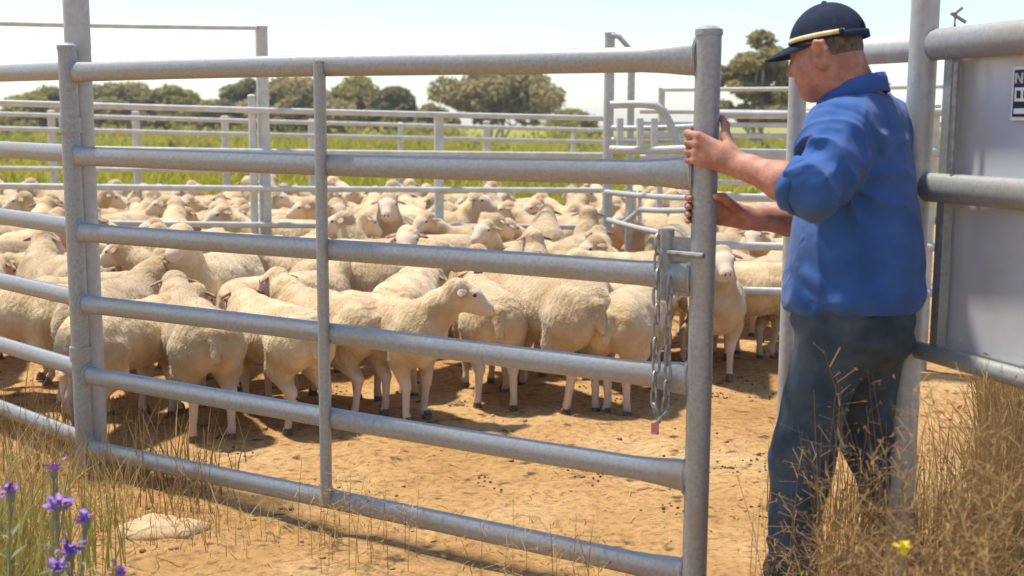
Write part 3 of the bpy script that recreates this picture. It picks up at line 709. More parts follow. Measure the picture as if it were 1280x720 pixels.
# legs and feet (inside the trousers and boots)
Lhip, Rhip = T(0, .095, .89), T(-.01, -.095, .89)
La, Ra = G(986, 740, 3.33), G(1128, 705, 3.58)
La = V(La[0], La[1], .09); Ra = V(Ra[0], Ra[1], .09)
Lk = (Lhip+La)/2+hf*.03+V(0, 0, .02); Rk = (Rhip+Ra)/2+hf*.045+V(0, 0, .02)
for h_, k_, a_ in ((Lhip, Lk, La), (Rhip, Rk, Ra)):
    b.chain([h_, k_, a_], [.085, .055, .04], .04); b.cone(a_-V(0, 0, .05), a_+hf*.15-V(0, 0, .055), .036, .03, .03)
v_, f_ = b.polygonise()
body = link('body', np_mesh('man_body', v_, f_, M['skin']), man)
# --- shirt
h = .0048
s = SDF((.60, 2.90, .82), (1.40, 3.90, 1.66), h)
s.ell(T(-.008, 0, 1.07), (.182, .228, .27), TROT, .05)
s.ell(T(.005, 0, 1.27), (.150, .205, .21), TROT, .06)
s.ell(T(.0, 0, .965), (.186, .225, .12), TROT, .05)
s.ell(T(-.030, 0, 1.33), (.10, .185, .16), TROT, .05)                      # upper back
s.cone(T(.005, .165, 1.415), T(.005, -.165, 1.415), .085, .085, .06)
s.cone(T(-.008, .05, 1.465), T(-.008, -.05, 1.465), .080, .080, .05)
sd_ = unit(Lelb-Lsho); cuffL = Lelb-sd_*.005
s.chain([Lsho, Lsho*.5+Lelb*.5+V(.004, .01, -.008), cuffL], [.084, .083, .073], .05)
re_ = unit(Relb-Rsho); s.chain([Rsho, Relb], [.092, .070], .05)
fd = unit(Lwri-Lelb); rd = unit(Rwri-Relb)
s.cone(Lelb, Lelb+fd*.05, .072, .069, .03)
s.cone(Relb, Relb+rd*.03, .062, .060, .03)
gx_, gy_, gz_ = s.grid()
P = np.broadcast_arrays(gx_, gy_, gz_)
X, Y, Z = [a.astype(np.float32) for a in P]
lf = (X-TC[0])*hf[0]+(Y-TC[1])*hf[1]; ll = (X-TC[0])*hl[0]+(Y-TC[1])*hl[1]
wob = vnoise(X*5, Y*5, Z*5, 2)
# cloth folds: pulls from the armpit across the back, blousing at the waist, rings on the sleeve
ta = np.clip(((X-Lsho[0])*sd_[0]+(Y-Lsho[1])*sd_[1]+(Z-Lsho[2])*sd_[2])/np.linalg.norm(Lelb-Lsho), -.5, 1.6)
qx = [X-Lsho[0]-ta*(Lelb-Lsho)[0], Y-Lsho[1]-ta*(Lelb-Lsho)[1], Z-Lsho[2]-ta*(Lelb-Lsho)[2]]
dist = np.sqrt(sum(a*a for a in qx)); slv = np.clip((.135-dist)/.03, 0, 1)*np.clip((ta+.35)/.2, 0, 1)
ph_ = ta*17+wob*3.4+(qx[2]*22+qx[0]*12); ring = (2.2*(1-np.abs(np.sin(.5*ph_)))**1.6-.75)*np.clip(ta+.15, 0, 1)
ridge = 1-2*np.abs(vnoise(lf*3+ll*2.2, Z*7+ll*5+wob*.5, lf*2, 2))
trs = (1-slv)
low = np.clip((1.08-Z)/.16, 0, 1)
arm_ = T(-.03, .19, 1.30)
ub = -((X-arm_[0])*hf[0]+(Y-arm_[1])*hf[1])-.4*((X-arm_[0])*hl[0]+(Y-arm_[1])*hl[1])
th_ = np.arctan2(Z-arm_[2], ub); ra_ = np.sqrt(ub**2+(Z-arm_[2])**2)
pull = (2.2*(1-np.abs(np.sin(.5*(th_*10+wob*2.8))))**1.6-.75)*np.exp(-ra_/.20)*np.clip(ra_/.06, 0, 1)*np.clip(ll*6+.6, 0, 1)
ridge2 = 1-2.4*np.abs(vnoise(lf*11+ll*6+Z*3, Z*10-ll*4, lf*6+2, 2))
low = np.clip((1.10-Z)/.16, 0, 1)
disp = slv*(.013*ring*np.clip(.7+.6*wob, .2, 1.4)+.005*ridge+.005*ridge2) + trs*(.015*pull+  .005*ridge*(.35+low)+.003*ridge2*(.4+low) + low*.005*np.sin(Z*58+wob*4.5+ll*10)*np.clip((Z-.90)/.05, .3, 1))
disp = disp-.004*np.exp(-((ta-.04)/.035)**2)*slv-.003*np.exp(-((Z-1.375-.02*np.abs(ll))/.006)**2)*trs*(lf < 0)
s.D = s.D-disp.astype(np.float32)
hem = .917+.005*np.sin(ll*18+lf*11)+.005*wob
s.D = np.maximum(s.D, hem-Z)
nA, nB = Hd(-.03, 0, -.06), T(-.005, 0, 1.44); NC = nA+(nB-nA)*((1.585-nA[2])/(nB[2]-nA[2]))
s.D = np.maximum(s.D, -(np.sqrt((X-NC[0])**2+(Y-NC[1])**2+((Z-NC[2])*.80)**2)-.077)).astype(np.float32)   # neck opening
# cut the sleeve ends square
for E2, ax_ in ((Lelb+fd*.048, fd), (Relb+rd*.04, rd)):
    near_ = (X-E2[0])**2+(Y-E2[1])**2+(Z-E2[2])**2 < .13**2
    s.D = np.where(near_, np.maximum(s.D, (X-E2[0])*ax_[0]+(Y-E2[1])*ax_[1]+(Z-E2[2])*ax_[2]), s.D).astype(np.float32)
v_, f_ = s.polygonise()
shirt = link('shirt', np_mesh('work_shirt', v_, f_, M['denim_shirt']), man)
# collar: folded band round the neck
nA, nB = Hd(-.03, 0, -.06), T(-.005, 0, 1.44); NC = nA+(nB-nA)*((1.512-nA[2])/(nB[2]-nA[2]))
cb = MB(); n = 44; vv = []
for i in range(n+1):
    a = R(25)+R(310)*i/n
    f0, l0 = math.cos(a), math.sin(a)
    for (r_, z_) in ((.078, -.010), (.076, .030), (.081, .036), (.087, .022), (.095, -.014), (.090, -.016), (.083, .018)):
        vv.append(NC+hf*(f0*r_*1.08-.004)+hl*(l0*r_)+uz*(z_-.030*f0+.006))
cb.add(vv, [(i*7+k, (i+1)*7+k, (i+1)*7+k+1, i*7+k+1) for i in range(n) for k in range(6)])
co = cb.build('collar', M['denim_shirt'], shirt, angle=None)
# rolled cuff
def ring_band(c, ax, r, wdt, th, n=36, m=None, name='cuff', parent=None, wv=0):
    ax = unit(ax); a = unit(np.cross(ax, (0.3, .2, 1))); bb = np.cross(ax, a); vv = []
    prof = [(-wdt/2, 0), (-wdt/2+th*.4, th), (wdt/2-th*.4, th), (wdt/2, 0), (wdt/2-th, -th), (-wdt/2+th, -th)]
    for i in range(n):
        an = 2*math.pi*i/n
        for (x_, y_) in prof: vv.append(np.array(c)+ax*(x_+wv*math.sin(an*3+1))+(a*math.cos(an)+bb*math.sin(an))*(r+y_+wv*math.sin(an*5)))
    k = len(prof)
    return MB().add(vv, [(i*k+j, i*k+(j+1) % k, ((i+1) % n)*k+(j+1) % k, ((i+1) % n)*k+j) for i in range(n) for j in range(k)]).build(name, m, parent, angle=None)
ring_band(Lelb+fd*.036, fd, .068, .040, .006, m=M['denim_shirt'], parent=shirt, wv=.0025)
ring_band(Relb+rd*.03, rd, .060, .035, .005, m=M['denim_shirt'], parent=shirt, wv=.002)
# pocket and yoke seam: thin raised cords
# --- trousers
t_ = SDF((.60, 3.0, .03), (1.42, 3.9, .99), .007)
t_.ell(T(0, 0, .90), (.158, .200, .14), TROT, .05); t_.ell(T(-.05, 0, .86), (.13, .175, .13), TROT, .05)
for h_, k_, a_ in ((Lhip, Lk, La), (Rhip, Rk, Ra)):
    t_.chain([h_, k_, a_+V(0, 0, -.03)], [.116, .080, .068], .045)
gx_, gy_, gz_ = t_.grid(); X, Y, Z = [a.astype(np.float32) for a in np.broadcast_arrays(gx_, gy_, gz_)]
wob = vnoise(X*5+4, Y*5, Z*5, 2)
t_.D = t_.D-(.007*(1-2*np.abs(vnoise(X*6, Y*6, Z*9+wob, 2)))+.006*np.sin(Z*44+wob*5+X*14)*np.exp(-((Z-.47)/.13)**2)+.006*np.sin(Z*50+wob*5)*np.clip((.3-Z)/.1, 0, 1)).astype(np.float32)
t_.D = np.maximum(t_.D, Z-.968); t_.D = np.maximum(t_.D, .045-Z)
v_, f_ = t_.polygonise(); trousers = link('trousers', np_mesh('trousers', v_, f_, M['trouser']), man)
bl = MB(); n = 48; vv = []
for i in range(n):
    a = 2*math.pi*i/n
    for (q, z_) in ((0, -.019), (.005, -.017), (.005, .017), (0, .019)): vv.append(T((.166+q)*math.cos(a)-.006, (.205+q)*math.sin(a), .925+z_))
bl.add(vv, [(i*4+k, ((i+1) % n)*4+k, ((i+1) % n)*4+k+1, i*4+k+1) for i in range(n) for k in range(3)]); bl.build('belt', M['belt'], man, angle=None)
for a_ in (La, Ra):
    q = SDF(a_-V(.3, .3, .12), a_+V(.3, .3, .12), .008)
    q.cone(a_-V(0, 0, .03), a_+V(0, 0, .05), .056, .055, .03); q.cone(a_-hf*.02-V(0, 0, .045), a_+hf*.17-V(0, 0, .05), .047, .042, .03)
    Zb = q.grid()[2]; q.D = np.maximum(q.D, .004-Zb)
    v_, f_ = q.polygonise(); link('boot', np_mesh('boot', v_, f_, M['boot']), man)
# --- cap
c = SDF(HC-V(.26, .26, .2), HC+V(.26, .26, .22), .0045)
CC = Hd(-.006, 0, .018)
c.ell(CC, (.110, .0885, .112), HROT, .01)
gx_, gy_, gz_ = c.grid(); X, Y, Z = [a.astype(np.float32) for a in np.broadcast_arrays(gx_, gy_, gz_)]
lo = [(X-CC[0])*a[0]+(Y-CC[1])*a[1]+(Z-CC[2])*a[2] for a in (HF, HL_, HU)]
c.D = np.maximum(c.D, -(lo[2]-.006+.05*np.clip(-lo[0]-.06, 0, 1)))
ang = np.arctan2(lo[1], lo[0]); c.D = c.D+(.0018*np.exp(-((np.abs(((ang/(math.pi/3)) % 1)-.5)-.5)/.03)**2)).astype(np.float32)   # panel seams
# opening above the strap at the back
c.D = np.maximum(c.D, -(np.sqrt((lo[0]+.115)**2+lo[1]**2*.8+(lo[2]-.012)**2)-.030))
v_, f_ = c.polygonise(); cap = link('cap', np_mesh('cap_crown', v_, f_, M['cap']), man)
bm_ = MB(); vv = []; n = 28; m_ = 8
for j in range(2):
    for i in range(n+1):
        a = R(-78)+R(156)*i/n
        for k in range(m_+1):
            t = k/m_; r0 = (.105*math.cos(a), .083*math.sin(a)); ext = .080*max(0, math.cos(a*1.05))**.6
            f0 = r0[0]+ext*t; l0 = r0[1]*(1-.08*t); z0 = .012-.34*l0*l0/.09*.55-.30*ext*t-.6*(ext*t)**2
            vv.append(CC+HF*f0+HL_*l0+HU*(z0-.004*j))
K = (n+1)*(m_+1)
fc = []
for i in range(n):
    for k in range(m_):
        q = i*(m_+1)+k; fc += [(q, q+m_+1, q+m_+2, q+1), (K+q+1, K+q+m_+2, K+q+m_+1, K+q)]
    q = i*(m_+1)+m_; fc.append((q, q+m_+1, K+q+m_+1, K+q)); q = i*(m_+1); fc.append((K+q, K+q+m_+1, q+m_+1, q))
bm_.add(vv, fc); bm_.build('brim', M['cap'], cap, angle=60)
def band(name, m, a0, a1, z0, z1, off, tilt_=0.0, par=None):
    vv = []; n = 30
    for i in range(n+1):
        a = a0+(a1-a0)*i/n
        for z_ in (z0, z1):
            zz_ = z_+tilt_*i/n; sc_ = math.sqrt(max(0.02, 1-(zz_/.112)**2)); vv.append(CC+HF*(.110*sc_+off)*math.cos(a)+HL_*(.0885*sc_+off)*math.sin(a)+HU*zz_)
    o = MB().add(vv, [(2*i, 2*i+2, 2*i+3, 2*i+1) for i in range(n)]).build(name, m, par, angle=None)
    md = o.modifiers.new('thickness', 'SOLIDIFY'); md.thickness = .003; md.offset = 0
band('gold_trim', M['gold'], R(20), R(128), .012, .024, .002, 0, cap)
band('gold_trim', M['gold'], R(-20), R(-128), .012, .024, .002, 0, cap)
band('back_strap', M['cap'], R(125), R(235), .000, .020, .0035, 0, cap)
MB().ell(CC+HF*-.062+HL_*.0775+HU*.018, (.008, .004, .008), HROT, 10, 6).build('strap_snap', M['belt'], cap)
MB().ell(CC+HU*.113, (.008, .008, .005), HROT, 10, 6).build('button', M['cap'], cap)
# hair: short stubble shell below the cap at the back and sides
hh = SDF(HC-V(.16, .16, .16), HC+V(.16, .16, .14), .0045)
hh.ell(Hd(-.004, 0, .0), (.0955, .076, .103), HROT, .01)
gx_, gy_, gz_ = hh.grid(); X, Y, Z = [a.astype(np.float32) for a in np.broadcast_arrays(gx_, gy_, gz_)]
lo = [(X-HC[0])*a[0]+(Y-HC[1])*a[1]+(Z-HC[2])*a[2] for a in (HF, HL_, HU)]
hh.D = np.maximum(hh.D, -(lo[2]+.035+.012*vnoise(X*60, Y*60, Z*60, 2)+.6*np.clip(lo[0]+.045, 0, 1)))
hh.D = np.maximum(hh.D, lo[0]-.012)
v_, f_ = hh.polygonise(); link('hair', np_mesh('hair', v_, f_, M['hair']), man)

# ------------------------------------------------------------------ trees beyond the paddock
def leaf_mat(name, c1, c2, tr=.25):
    m = mat(name, c1, c2, 1.3, .7, 0, spec=.2, detail=3); t = m.node_tree; N, L = t.nodes, t.links
    p = N['Principled BSDF']; tb_ = N.new('ShaderNodeBsdfTranslucent'); mx = N.new('ShaderNodeMixShader'); mx.inputs[0].default_value = tr
    L.new(p.inputs['Base Color'].links[0].from_socket, tb_.inputs[0])
    L.new(p.outputs[0], mx.inputs[1]); L.new(tb_.outputs[0], mx.inputs[2]); L.new(mx.outputs[0], N['Material Output'].inputs[0]); return m
M['gum_leaf'] = leaf_mat('gum_leaves', (.30, .245, .10), (.50, .40, .18), .5)
M['olive_leaf'] = leaf_mat('olive_scrub_leaves', (.28, .25, .07), (.48, .40, .13), .5)
M['dark_leaf'] = leaf_mat('dark_scrub_leaves', (.19, .18, .07), (.34, .30, .12), .5)
M['bark_pale'] = mat('pale_gum_bark', (.42, .36, .28), (.62, .57, .48), 2, .8, 0, .2, 12, stretch=(1, 1, .25))
M['bark'] = mat('grey_brown_bark', (.14, .10, .07), (.26, .20, .15), 3, .9, 0, .3, 14, stretch=(1, 1, .25))
def tree(label, px, w_px, top, base_y, dist, mleaf, mbark, nclump, leaf, seed, trunk_h=.3, group='trees behind the paddock', drop=.0):
    r = random.Random(seed); c0 = G(px, 153, dist); X0 = c0[0]; wdt = w_px/F*dist/2; zt = G(px, top, dist)[2]
    e = empty('tree', (X0, dist, 0), label, 'tree', group)
    tk = MB(); crown_lo = zt*trunk_h
    cl = []
    for i in range(nclump):
        a = r.uniform(0, 2*math.pi); q = math.sqrt(r.random()); t = r.uniform(0, 1)
        prof = (math.sin(math.pi*min(1, .22+.74*t))**.5)*(1+.25*math.sin(a*3+seed))
        cx = X0+wdt*.9*q*prof*math.cos(a); cy = dist+wdt*.8*q*prof*math.sin(a); cz = crown_lo+(zt-crown_lo)*(t*.92*(1-.25*q*q))
        cl.append((cx, cy, cz, r.uniform(.35, 1.35)*wdt*.24))
    nb = 6 if mbark == 'bark_pale' else 3
    for k in range(nb):
        c = cl[r.randrange(len(cl))]; b0_ = V(X0+r.uniform(-.2, .2)*wdt*(.6 if nb == 6 else .3), dist, 0); t1 = V(c[0], c[1], c[2])
        m1 = b0_*.5+t1*.5; m1[0] = b0_[0]*.7+t1[0]*.3; m1[1] = dist
        rr = zt*.022; tk.tube([b0_-V(0, 0, .1), b0_*.75+m1*.25, m1, m1*.4+t1*.6+V(r.uniform(-.2, .2), 0, 0), t1], [rr, rr*.85, rr*.6, rr*.38, rr*.12], 8)
        for _ in range(3):
            c2 = cl[r.randrange(len(cl))]; t2 = V(c2[0], c2[1], c2[2])
            if t2[2] > m1[2]: tk.tube([m1, m1*.5+t2*.5+V(0, 0, .15), t2], [rr*.45, rr*.28, rr*.1], 6)
    tk.build('trunk', M[mbark], e)
    rg_ = np.random.default_rng(seed); allv = []
    for (cx, cy, cz, cr) in cl:
        n = max(30, int(170*(cr/(wdt*.2))**2)); d = rg_.normal(0, 1, (n, 3)); d /= np.linalg.norm(d, axis=1)[:, None]
        p = np.array([cx, cy, cz])+d*(cr*rg_.uniform(.35, 1.05, n)**.6)[:, None]*np.array([1.15, 1.15, .75])
        t1 = rg_.normal(0, 1, (n, 3)); t1 /= np.linalg.norm(t1, axis=1)[:, None]; t2 = np.cross(t1, rg_.normal(0, 1, (n, 3))); t2 /= np.linalg.norm(t2, axis=1)[:, None]
        sz = (leaf*rg_.uniform(.6, 1.3, n))[:, None]
        allv.append(np.stack([p-t1*sz, p+t2*sz*.45, p+t1*sz, p-t2*sz*.45], 1))
    av = np.concatenate(allv).reshape(-1, 3); av[:, 2] = np.maximum(av[:, 2], .05)
    link('crown', np_mesh('crown', av, np.arange(len(av)).reshape(-1, 4), M[mleaf], smooth=False), e)
tree('wide pale-limbed gum tree behind the middle of the gate', 622, 150, 84, 172, 105, 'gum_leaf', 'bark_pale', 58, .30, 3, .34)
tree('gum tree showing between the latch stile and the cap', 948, 112, 33, 172, 62, 'gum_leaf', 'bark_pale', 44, .19, 5, .28)
for i, (lab, px, w, top, d, ml, sd) in enumerate((
    ('low olive tree at far left behind the side panel', 56, 104, 108, 112, 'olive_leaf', 11),
    ('rounded brownish tree just right of the tall hinge post', 148, 122, 101, 108, 'gum_leaf', 12),
    ('pale olive tree beside the sky gap left of the tall fence post', 212, 96, 104, 112, 'olive_leaf', 13),
    ('dark tree just left of the tall fence post', 303, 96, 99, 108, 'dark_leaf', 14),
    ('broad tan-green tree behind the upright gate brace', 372, 140, 93, 104, 'gum_leaf', 15),
    ('olive tree right of the upright gate brace', 446, 120, 97, 110, 'olive_leaf', 16),
    ('low pale shrubby tree in the gap left of the tall fence post', 258, 70, 126, 100, 'olive_leaf', 18),
    ('low tan shrubby tree right of the dark tree by the brace', 540, 60, 132, 100, 'gum_leaf', 19),
    ('low olive shrubby tree right of the wide gum tree', 716, 70, 138, 110, 'olive_leaf', 20),
    ('small dark tree left of the wide gum tree', 496, 84, 107, 106, 'dark_leaf', 17))):
    tree(lab, px, w, top, 170, d, ml, 'bark', 84, .30, sd, .02)

# ------------------------------------------------------------------ grasses, weeds, flowers
def blades(n, pos, hgt, wid, lean, mats, seed, seg=3, name='dry_grass', kindred=None, curve=.6):
    rg_ = np.random.default_rng(seed); x, y = pos(rg_, n); H_ = hgt(rg_, len(x), x, y); z = ground_height(x, y)
    a = rg_.uniform(0, 2*np.pi, len(x)); la = rg_.uniform(0, 2*np.pi, len(x)); ln = np.abs(rg_.normal(0, lean, len(x)))*H_
    w = wid*rg_.uniform(.6, 1.3, len(x)); rows = []
    for k in range(seg+1):
        t = k/seg; cx = x+np.cos(la)*ln*t**1.8; cy = y+np.sin(la)*ln*t**1.8; cz = z-.01+H_*(t-curve*.25*t**2*ln/np.maximum(H_, .01)); ww = w*(1-t)**.7+w*.06
        rows += [np.stack([cx-np.cos(a)*ww, cy-np.sin(a)*ww, cz], 1), np.stack([cx+np.cos(a)*ww, cy+np.sin(a)*ww, cz], 1)]
    vv = np.stack(rows, 1); k2 = vv.shape[1]; base = (np.arange(len(x))*k2)[:, None]
    f = np.concatenate([base+np.array([2*k, 2*k+1, 2*k+3, 2*k+2]) for k in range(seg)])
    return np_mesh(name, vv.reshape(-1, 3), f, mats, smooth=False)
M['straw'] = leaf_mat('dry_straw', (.42, .27, .09), (.64, .48, .22), .35)
M['straw_dark'] = leaf_mat('brown_dry_weed', (.24, .14, .05), (.42, .27, .11), .3)
M['green_grass'] = leaf_mat('yellow_green_grass', (.26, .24, .06), (.46, .38, .12), .4)
M['crop'] = leaf_mat('yellow_green_crop', (.25, .25, .03), (.60, .51, .07), .5)
M['sage'] = leaf_mat('grey_green_stem', (.16, .18, .10), (.30, .31, .20), .2)
def in_poly(fn): return fn
def clump_pos(centres, sig):
    def pos(rg_, n):
        c = np.array(centres); k = rg_.integers(0, len(c), n); p = c[k, :2]+rg_.normal(0, 1, (n, 2))*sig*c[k, 2:3]; return p[:, 0], p[:, 1]
    return pos
# short dry grass along the gate line and in front of it
def front_pos(rg_, n):
    x = rg_.uniform(-2.6, 1.9, n*3); y = rg_.uniform(2.6, 4.9, n*3)
    gl = HY+(x-HX)*(SY-HY)/(SX-HX); gl = np.where(x > SX, SY, gl)
    dens = np.clip(.55-.55*np.abs(y-gl+.25)/.5, .0, 1)+np.clip((gl-.75-y)/.8, 0, 1)*.55
    dens = dens*np.clip(.25+1.2*vnoise(x*1.7, y*1.7, 0*x, 2), 0, 1.3)+np.clip((-1.35-x)/.7, 0, 1)*(y < gl+.1)*.8
    dens = dens*(1-((np.abs(x-.75) < .25) & (y > 3.2)))
    k = rg_.random(n*3) < dens*.6; return x[k], y[k]
g1 = tag(link('dry_grass', blades(17000, front_pos, lambda r, n, x, y: r.uniform(.03, .15, n)*(1+.6*(x < -1.4)), .0022, .55, M['straw'], 1)), 'short dry straw-coloured grass along the foot of the gate', 'grass', kind='stuff')
def left_pos(rg_, n):
    x = rg_.normal(-1.78, .30, n); y = rg_.normal(3.15, .45, n); k = (y > 2.2) & (y < 4.3) & (x < -1.05-.16*(y-2.5)); return x[k], y[k]
tag(link('green_grass', blades(3600, left_pos, lambda r, n, x, y: r.uniform(.10, .42, n), .0032, .35, M['green_grass'], 2, 4, 'green_grass')), 'yellow green grass around the purple flowers at lower left', 'grass', kind='stuff')
def pen_pos(rg_, n):
    x = rg_.uniform(-2.6, -1.1, n); y = 4.75+(-1.7-x)*.75*(x < -1.7)-(x+1.7)*.6*(x > -1.7)+rg_.normal(.1, .22, n); return x, y
tag(link('fence_line_weeds', blades(700, pen_pos, lambda r, n, x, y: r.uniform(.06, .34, n), .003, .4, M['straw_dark'], 8, 3, 'fence_line_weeds')), 'brown dry weeds under the panel left of the hinge post', 'grass', kind='stuff')
# tall dry weeds with seed heads in front of the man's legs and below the sheeted panel
def seed_weeds(name, pts, mats, seed, label, zs=(.35, .8)):
    r = random.Random(seed); mb = MB(); gg = np.random.default_rng(seed)
    for (x, y, hgt) in pts:
        a = r.uniform(0, 6.28); ln = r.uniform(.02, .22)*hgt; z = gz(x, y); P_ = [V(x+math.cos(a)*ln*t**2, y+math.sin(a)*ln*t**2, z-.01+hgt*t) for t in (0, .35, .7, 1)]
        mb.tube(P_, [.0013, .0011, .0009, .0005], 4, cap=False, m=r.randrange(2))
        for _ in range(r.randrange(7, 15)):
            t = r.uniform(.45, 1.0); p = P_[0]*(1-t)+P_[3]*t; p = p+V(math.cos(a), math.sin(a), 0)*ln*(t*t-t)
            b_ = r.uniform(0, 6.28); l = r.uniform(.025, .085)*(1.3-t*.6); e = p+V(math.cos(b_)*l, math.sin(b_)*l, r.uniform(-.2, .9)*l)
            mm = r.randrange(2); sd_v = V(-math.sin(b_), math.cos(b_), 0)*.0009
            mb.add([p-sd_v, p+sd_v, e+sd_v, e-sd_v], [(0, 1, 2, 3)], mm)
            for q in range(r.randrange(1, 3)):
                o_ = V(r.gauss(0, 1), r.gauss(0, 1), r.gauss(0, 1)); o_ = unit(o_); w_ = unit(np.cross(o_, (r.random(), r.random(), r.random()))); L_ = r.uniform(.004, .0095)
                mb.add([e-o_*L_, e+w_*L_*.32, e+o_*L_, e-w_*L_*.32], [(0, 1, 2, 3)], mm)
    return tag(mb.build(name, mats, smooth=False), label, 'weeds', kind='stuff')
r3 = random.Random(4); pts = []
for _ in range(400):
    x, y = r3.uniform(.62, 1.55), r3.uniform(2.15, 3.12)
    if x > .42*y+.05: x = r3.uniform(.7, .42*y)
    hmax = .30+.60*min(1, max(0, (x-.55)/.3)); pts.append((x, y, r3.uniform(.35, 1)*hmax))
seed_weeds('tall_dry_weeds', pts, [M['straw_dark'], M['straw_dark']], 5, 'tall dry seeding weeds in front of the legs of the man')
pts = [(r3.uniform(-.75, .45), 0, 0) for _ in range(34)]
pts = [(x, HY+(x-HX)*(SY-HY)/(SX-HX)-r3.uniform(.05, .4), r3.uniform(.1, .34)) for x, _, _ in pts]
seed_weeds('gate_weeds', pts, [M['straw'], M['straw_dark']], 6, 'sparse brown weeds in front of the bottom gate rail')
def right_pos(rg_, n):
    x = rg_.uniform(.95, 2.1, n); y = rg_.uniform(2.2, 4.4, n); k = (x > .385*y+.06)|(rg_.random(n) < .18); return x[k], y[k]
tag(link('brown_grass', blades(10000, right_pos, lambda r, n, x, y: r.uniform(.1, .5, n), .003, .4, M['straw_dark'], 7, 4, 'brown_grass')), 'brown dry grass below the sheeted panel at lower right', 'grass', kind='stuff')
def far_right(rg_, n):
    y = rg_.uniform(3.7, 7.2, n); x = rg_.uniform(.40, .56, n)*y; return x, y
tag(link('rough_grass', blades(6000, far_right, lambda r, n, x, y: r.uniform(.12, .6, n), .004, .4, M['straw_dark'], 17, 4, 'rough_grass')), 'rough brown grass beyond the sheeted panel', 'grass', kind='stuff')
# crop in the paddock
def crop_pos(rg_, n):
    y = 17.5+75*rg_.random(n)**1.8; x = rg_.uniform(-.5, .42, n)*y; return x, y
cm = blades(60000, crop_pos, lambda r, n, x, y: r.uniform(.15, .62, n)*np.clip((y-17)/8, .5, 1.35)*(1+.55*vnoise(x*.22, y*.12, 0*x, 2)), .022, .7, M['crop'], 9, 2, 'paddock_crop')
tag(link('paddock_crop', cm), 'yellow green crop filling the paddock behind the yards', 'crop', kind='stuff')
# uneven scrub and tall weeds below the trees
def scrub():
    g_ = np.random.default_rng(55); out = []
    for _ in range(230):
        y = 34+62*g_.random(); x = g_.uniform(-.47, .36)*y; h = (.45+1.1*g_.random()**2)*(.6+.4*(y > 60)); w_ = h*g_.uniform(.9, 2.2); n = int(90*g_.uniform(.6, 1.5))
        d = g_.normal(0, 1, (n, 3)); d /= np.linalg.norm(d, axis=1)[:, None]; p = d*(g_.random(n)**.4)[:, None]*np.array([w_, w_, h]); p[:, 2] = np.abs(p[:, 2]); p += np.array([x, y, 0])
        t1 = g_.normal(0, 1, (n, 3)); t1 /= np.linalg.norm(t1, axis=1)[:, None]; t2 = np.cross(t1, g_.normal(0, 1, (n, 3))); t2 /= np.linalg.norm(t2, axis=1)[:, None]; sz = (.17*g_.uniform(.6, 1.4, n))[:, None]
        out.append(np.stack([p-t1*sz, p+t2*sz*.5, p+t1*sz, p-t2*sz*.5], 1))
    v = np.concatenate(out).reshape(-1, 3); v[:, 2] = np.maximum(v[:, 2], .02); return v
sv = scrub()
M['scrub'] = leaf_mat('olive_yellow_scrub', (.20, .20, .05), (.50, .42, .09), .45)
for n_ in M['scrub'].node_tree.nodes:
    if n_.type == 'TEX_NOISE': n_.inputs['Scale'].default_value = .25
tag(link('paddock_scrub', np_mesh('paddock_scrub', sv, np.arange(len(sv)).reshape(-1, 4), M['scrub'], smooth=False)), 'uneven olive and yellow scrub growing below the far trees', 'scrub', kind='stuff')
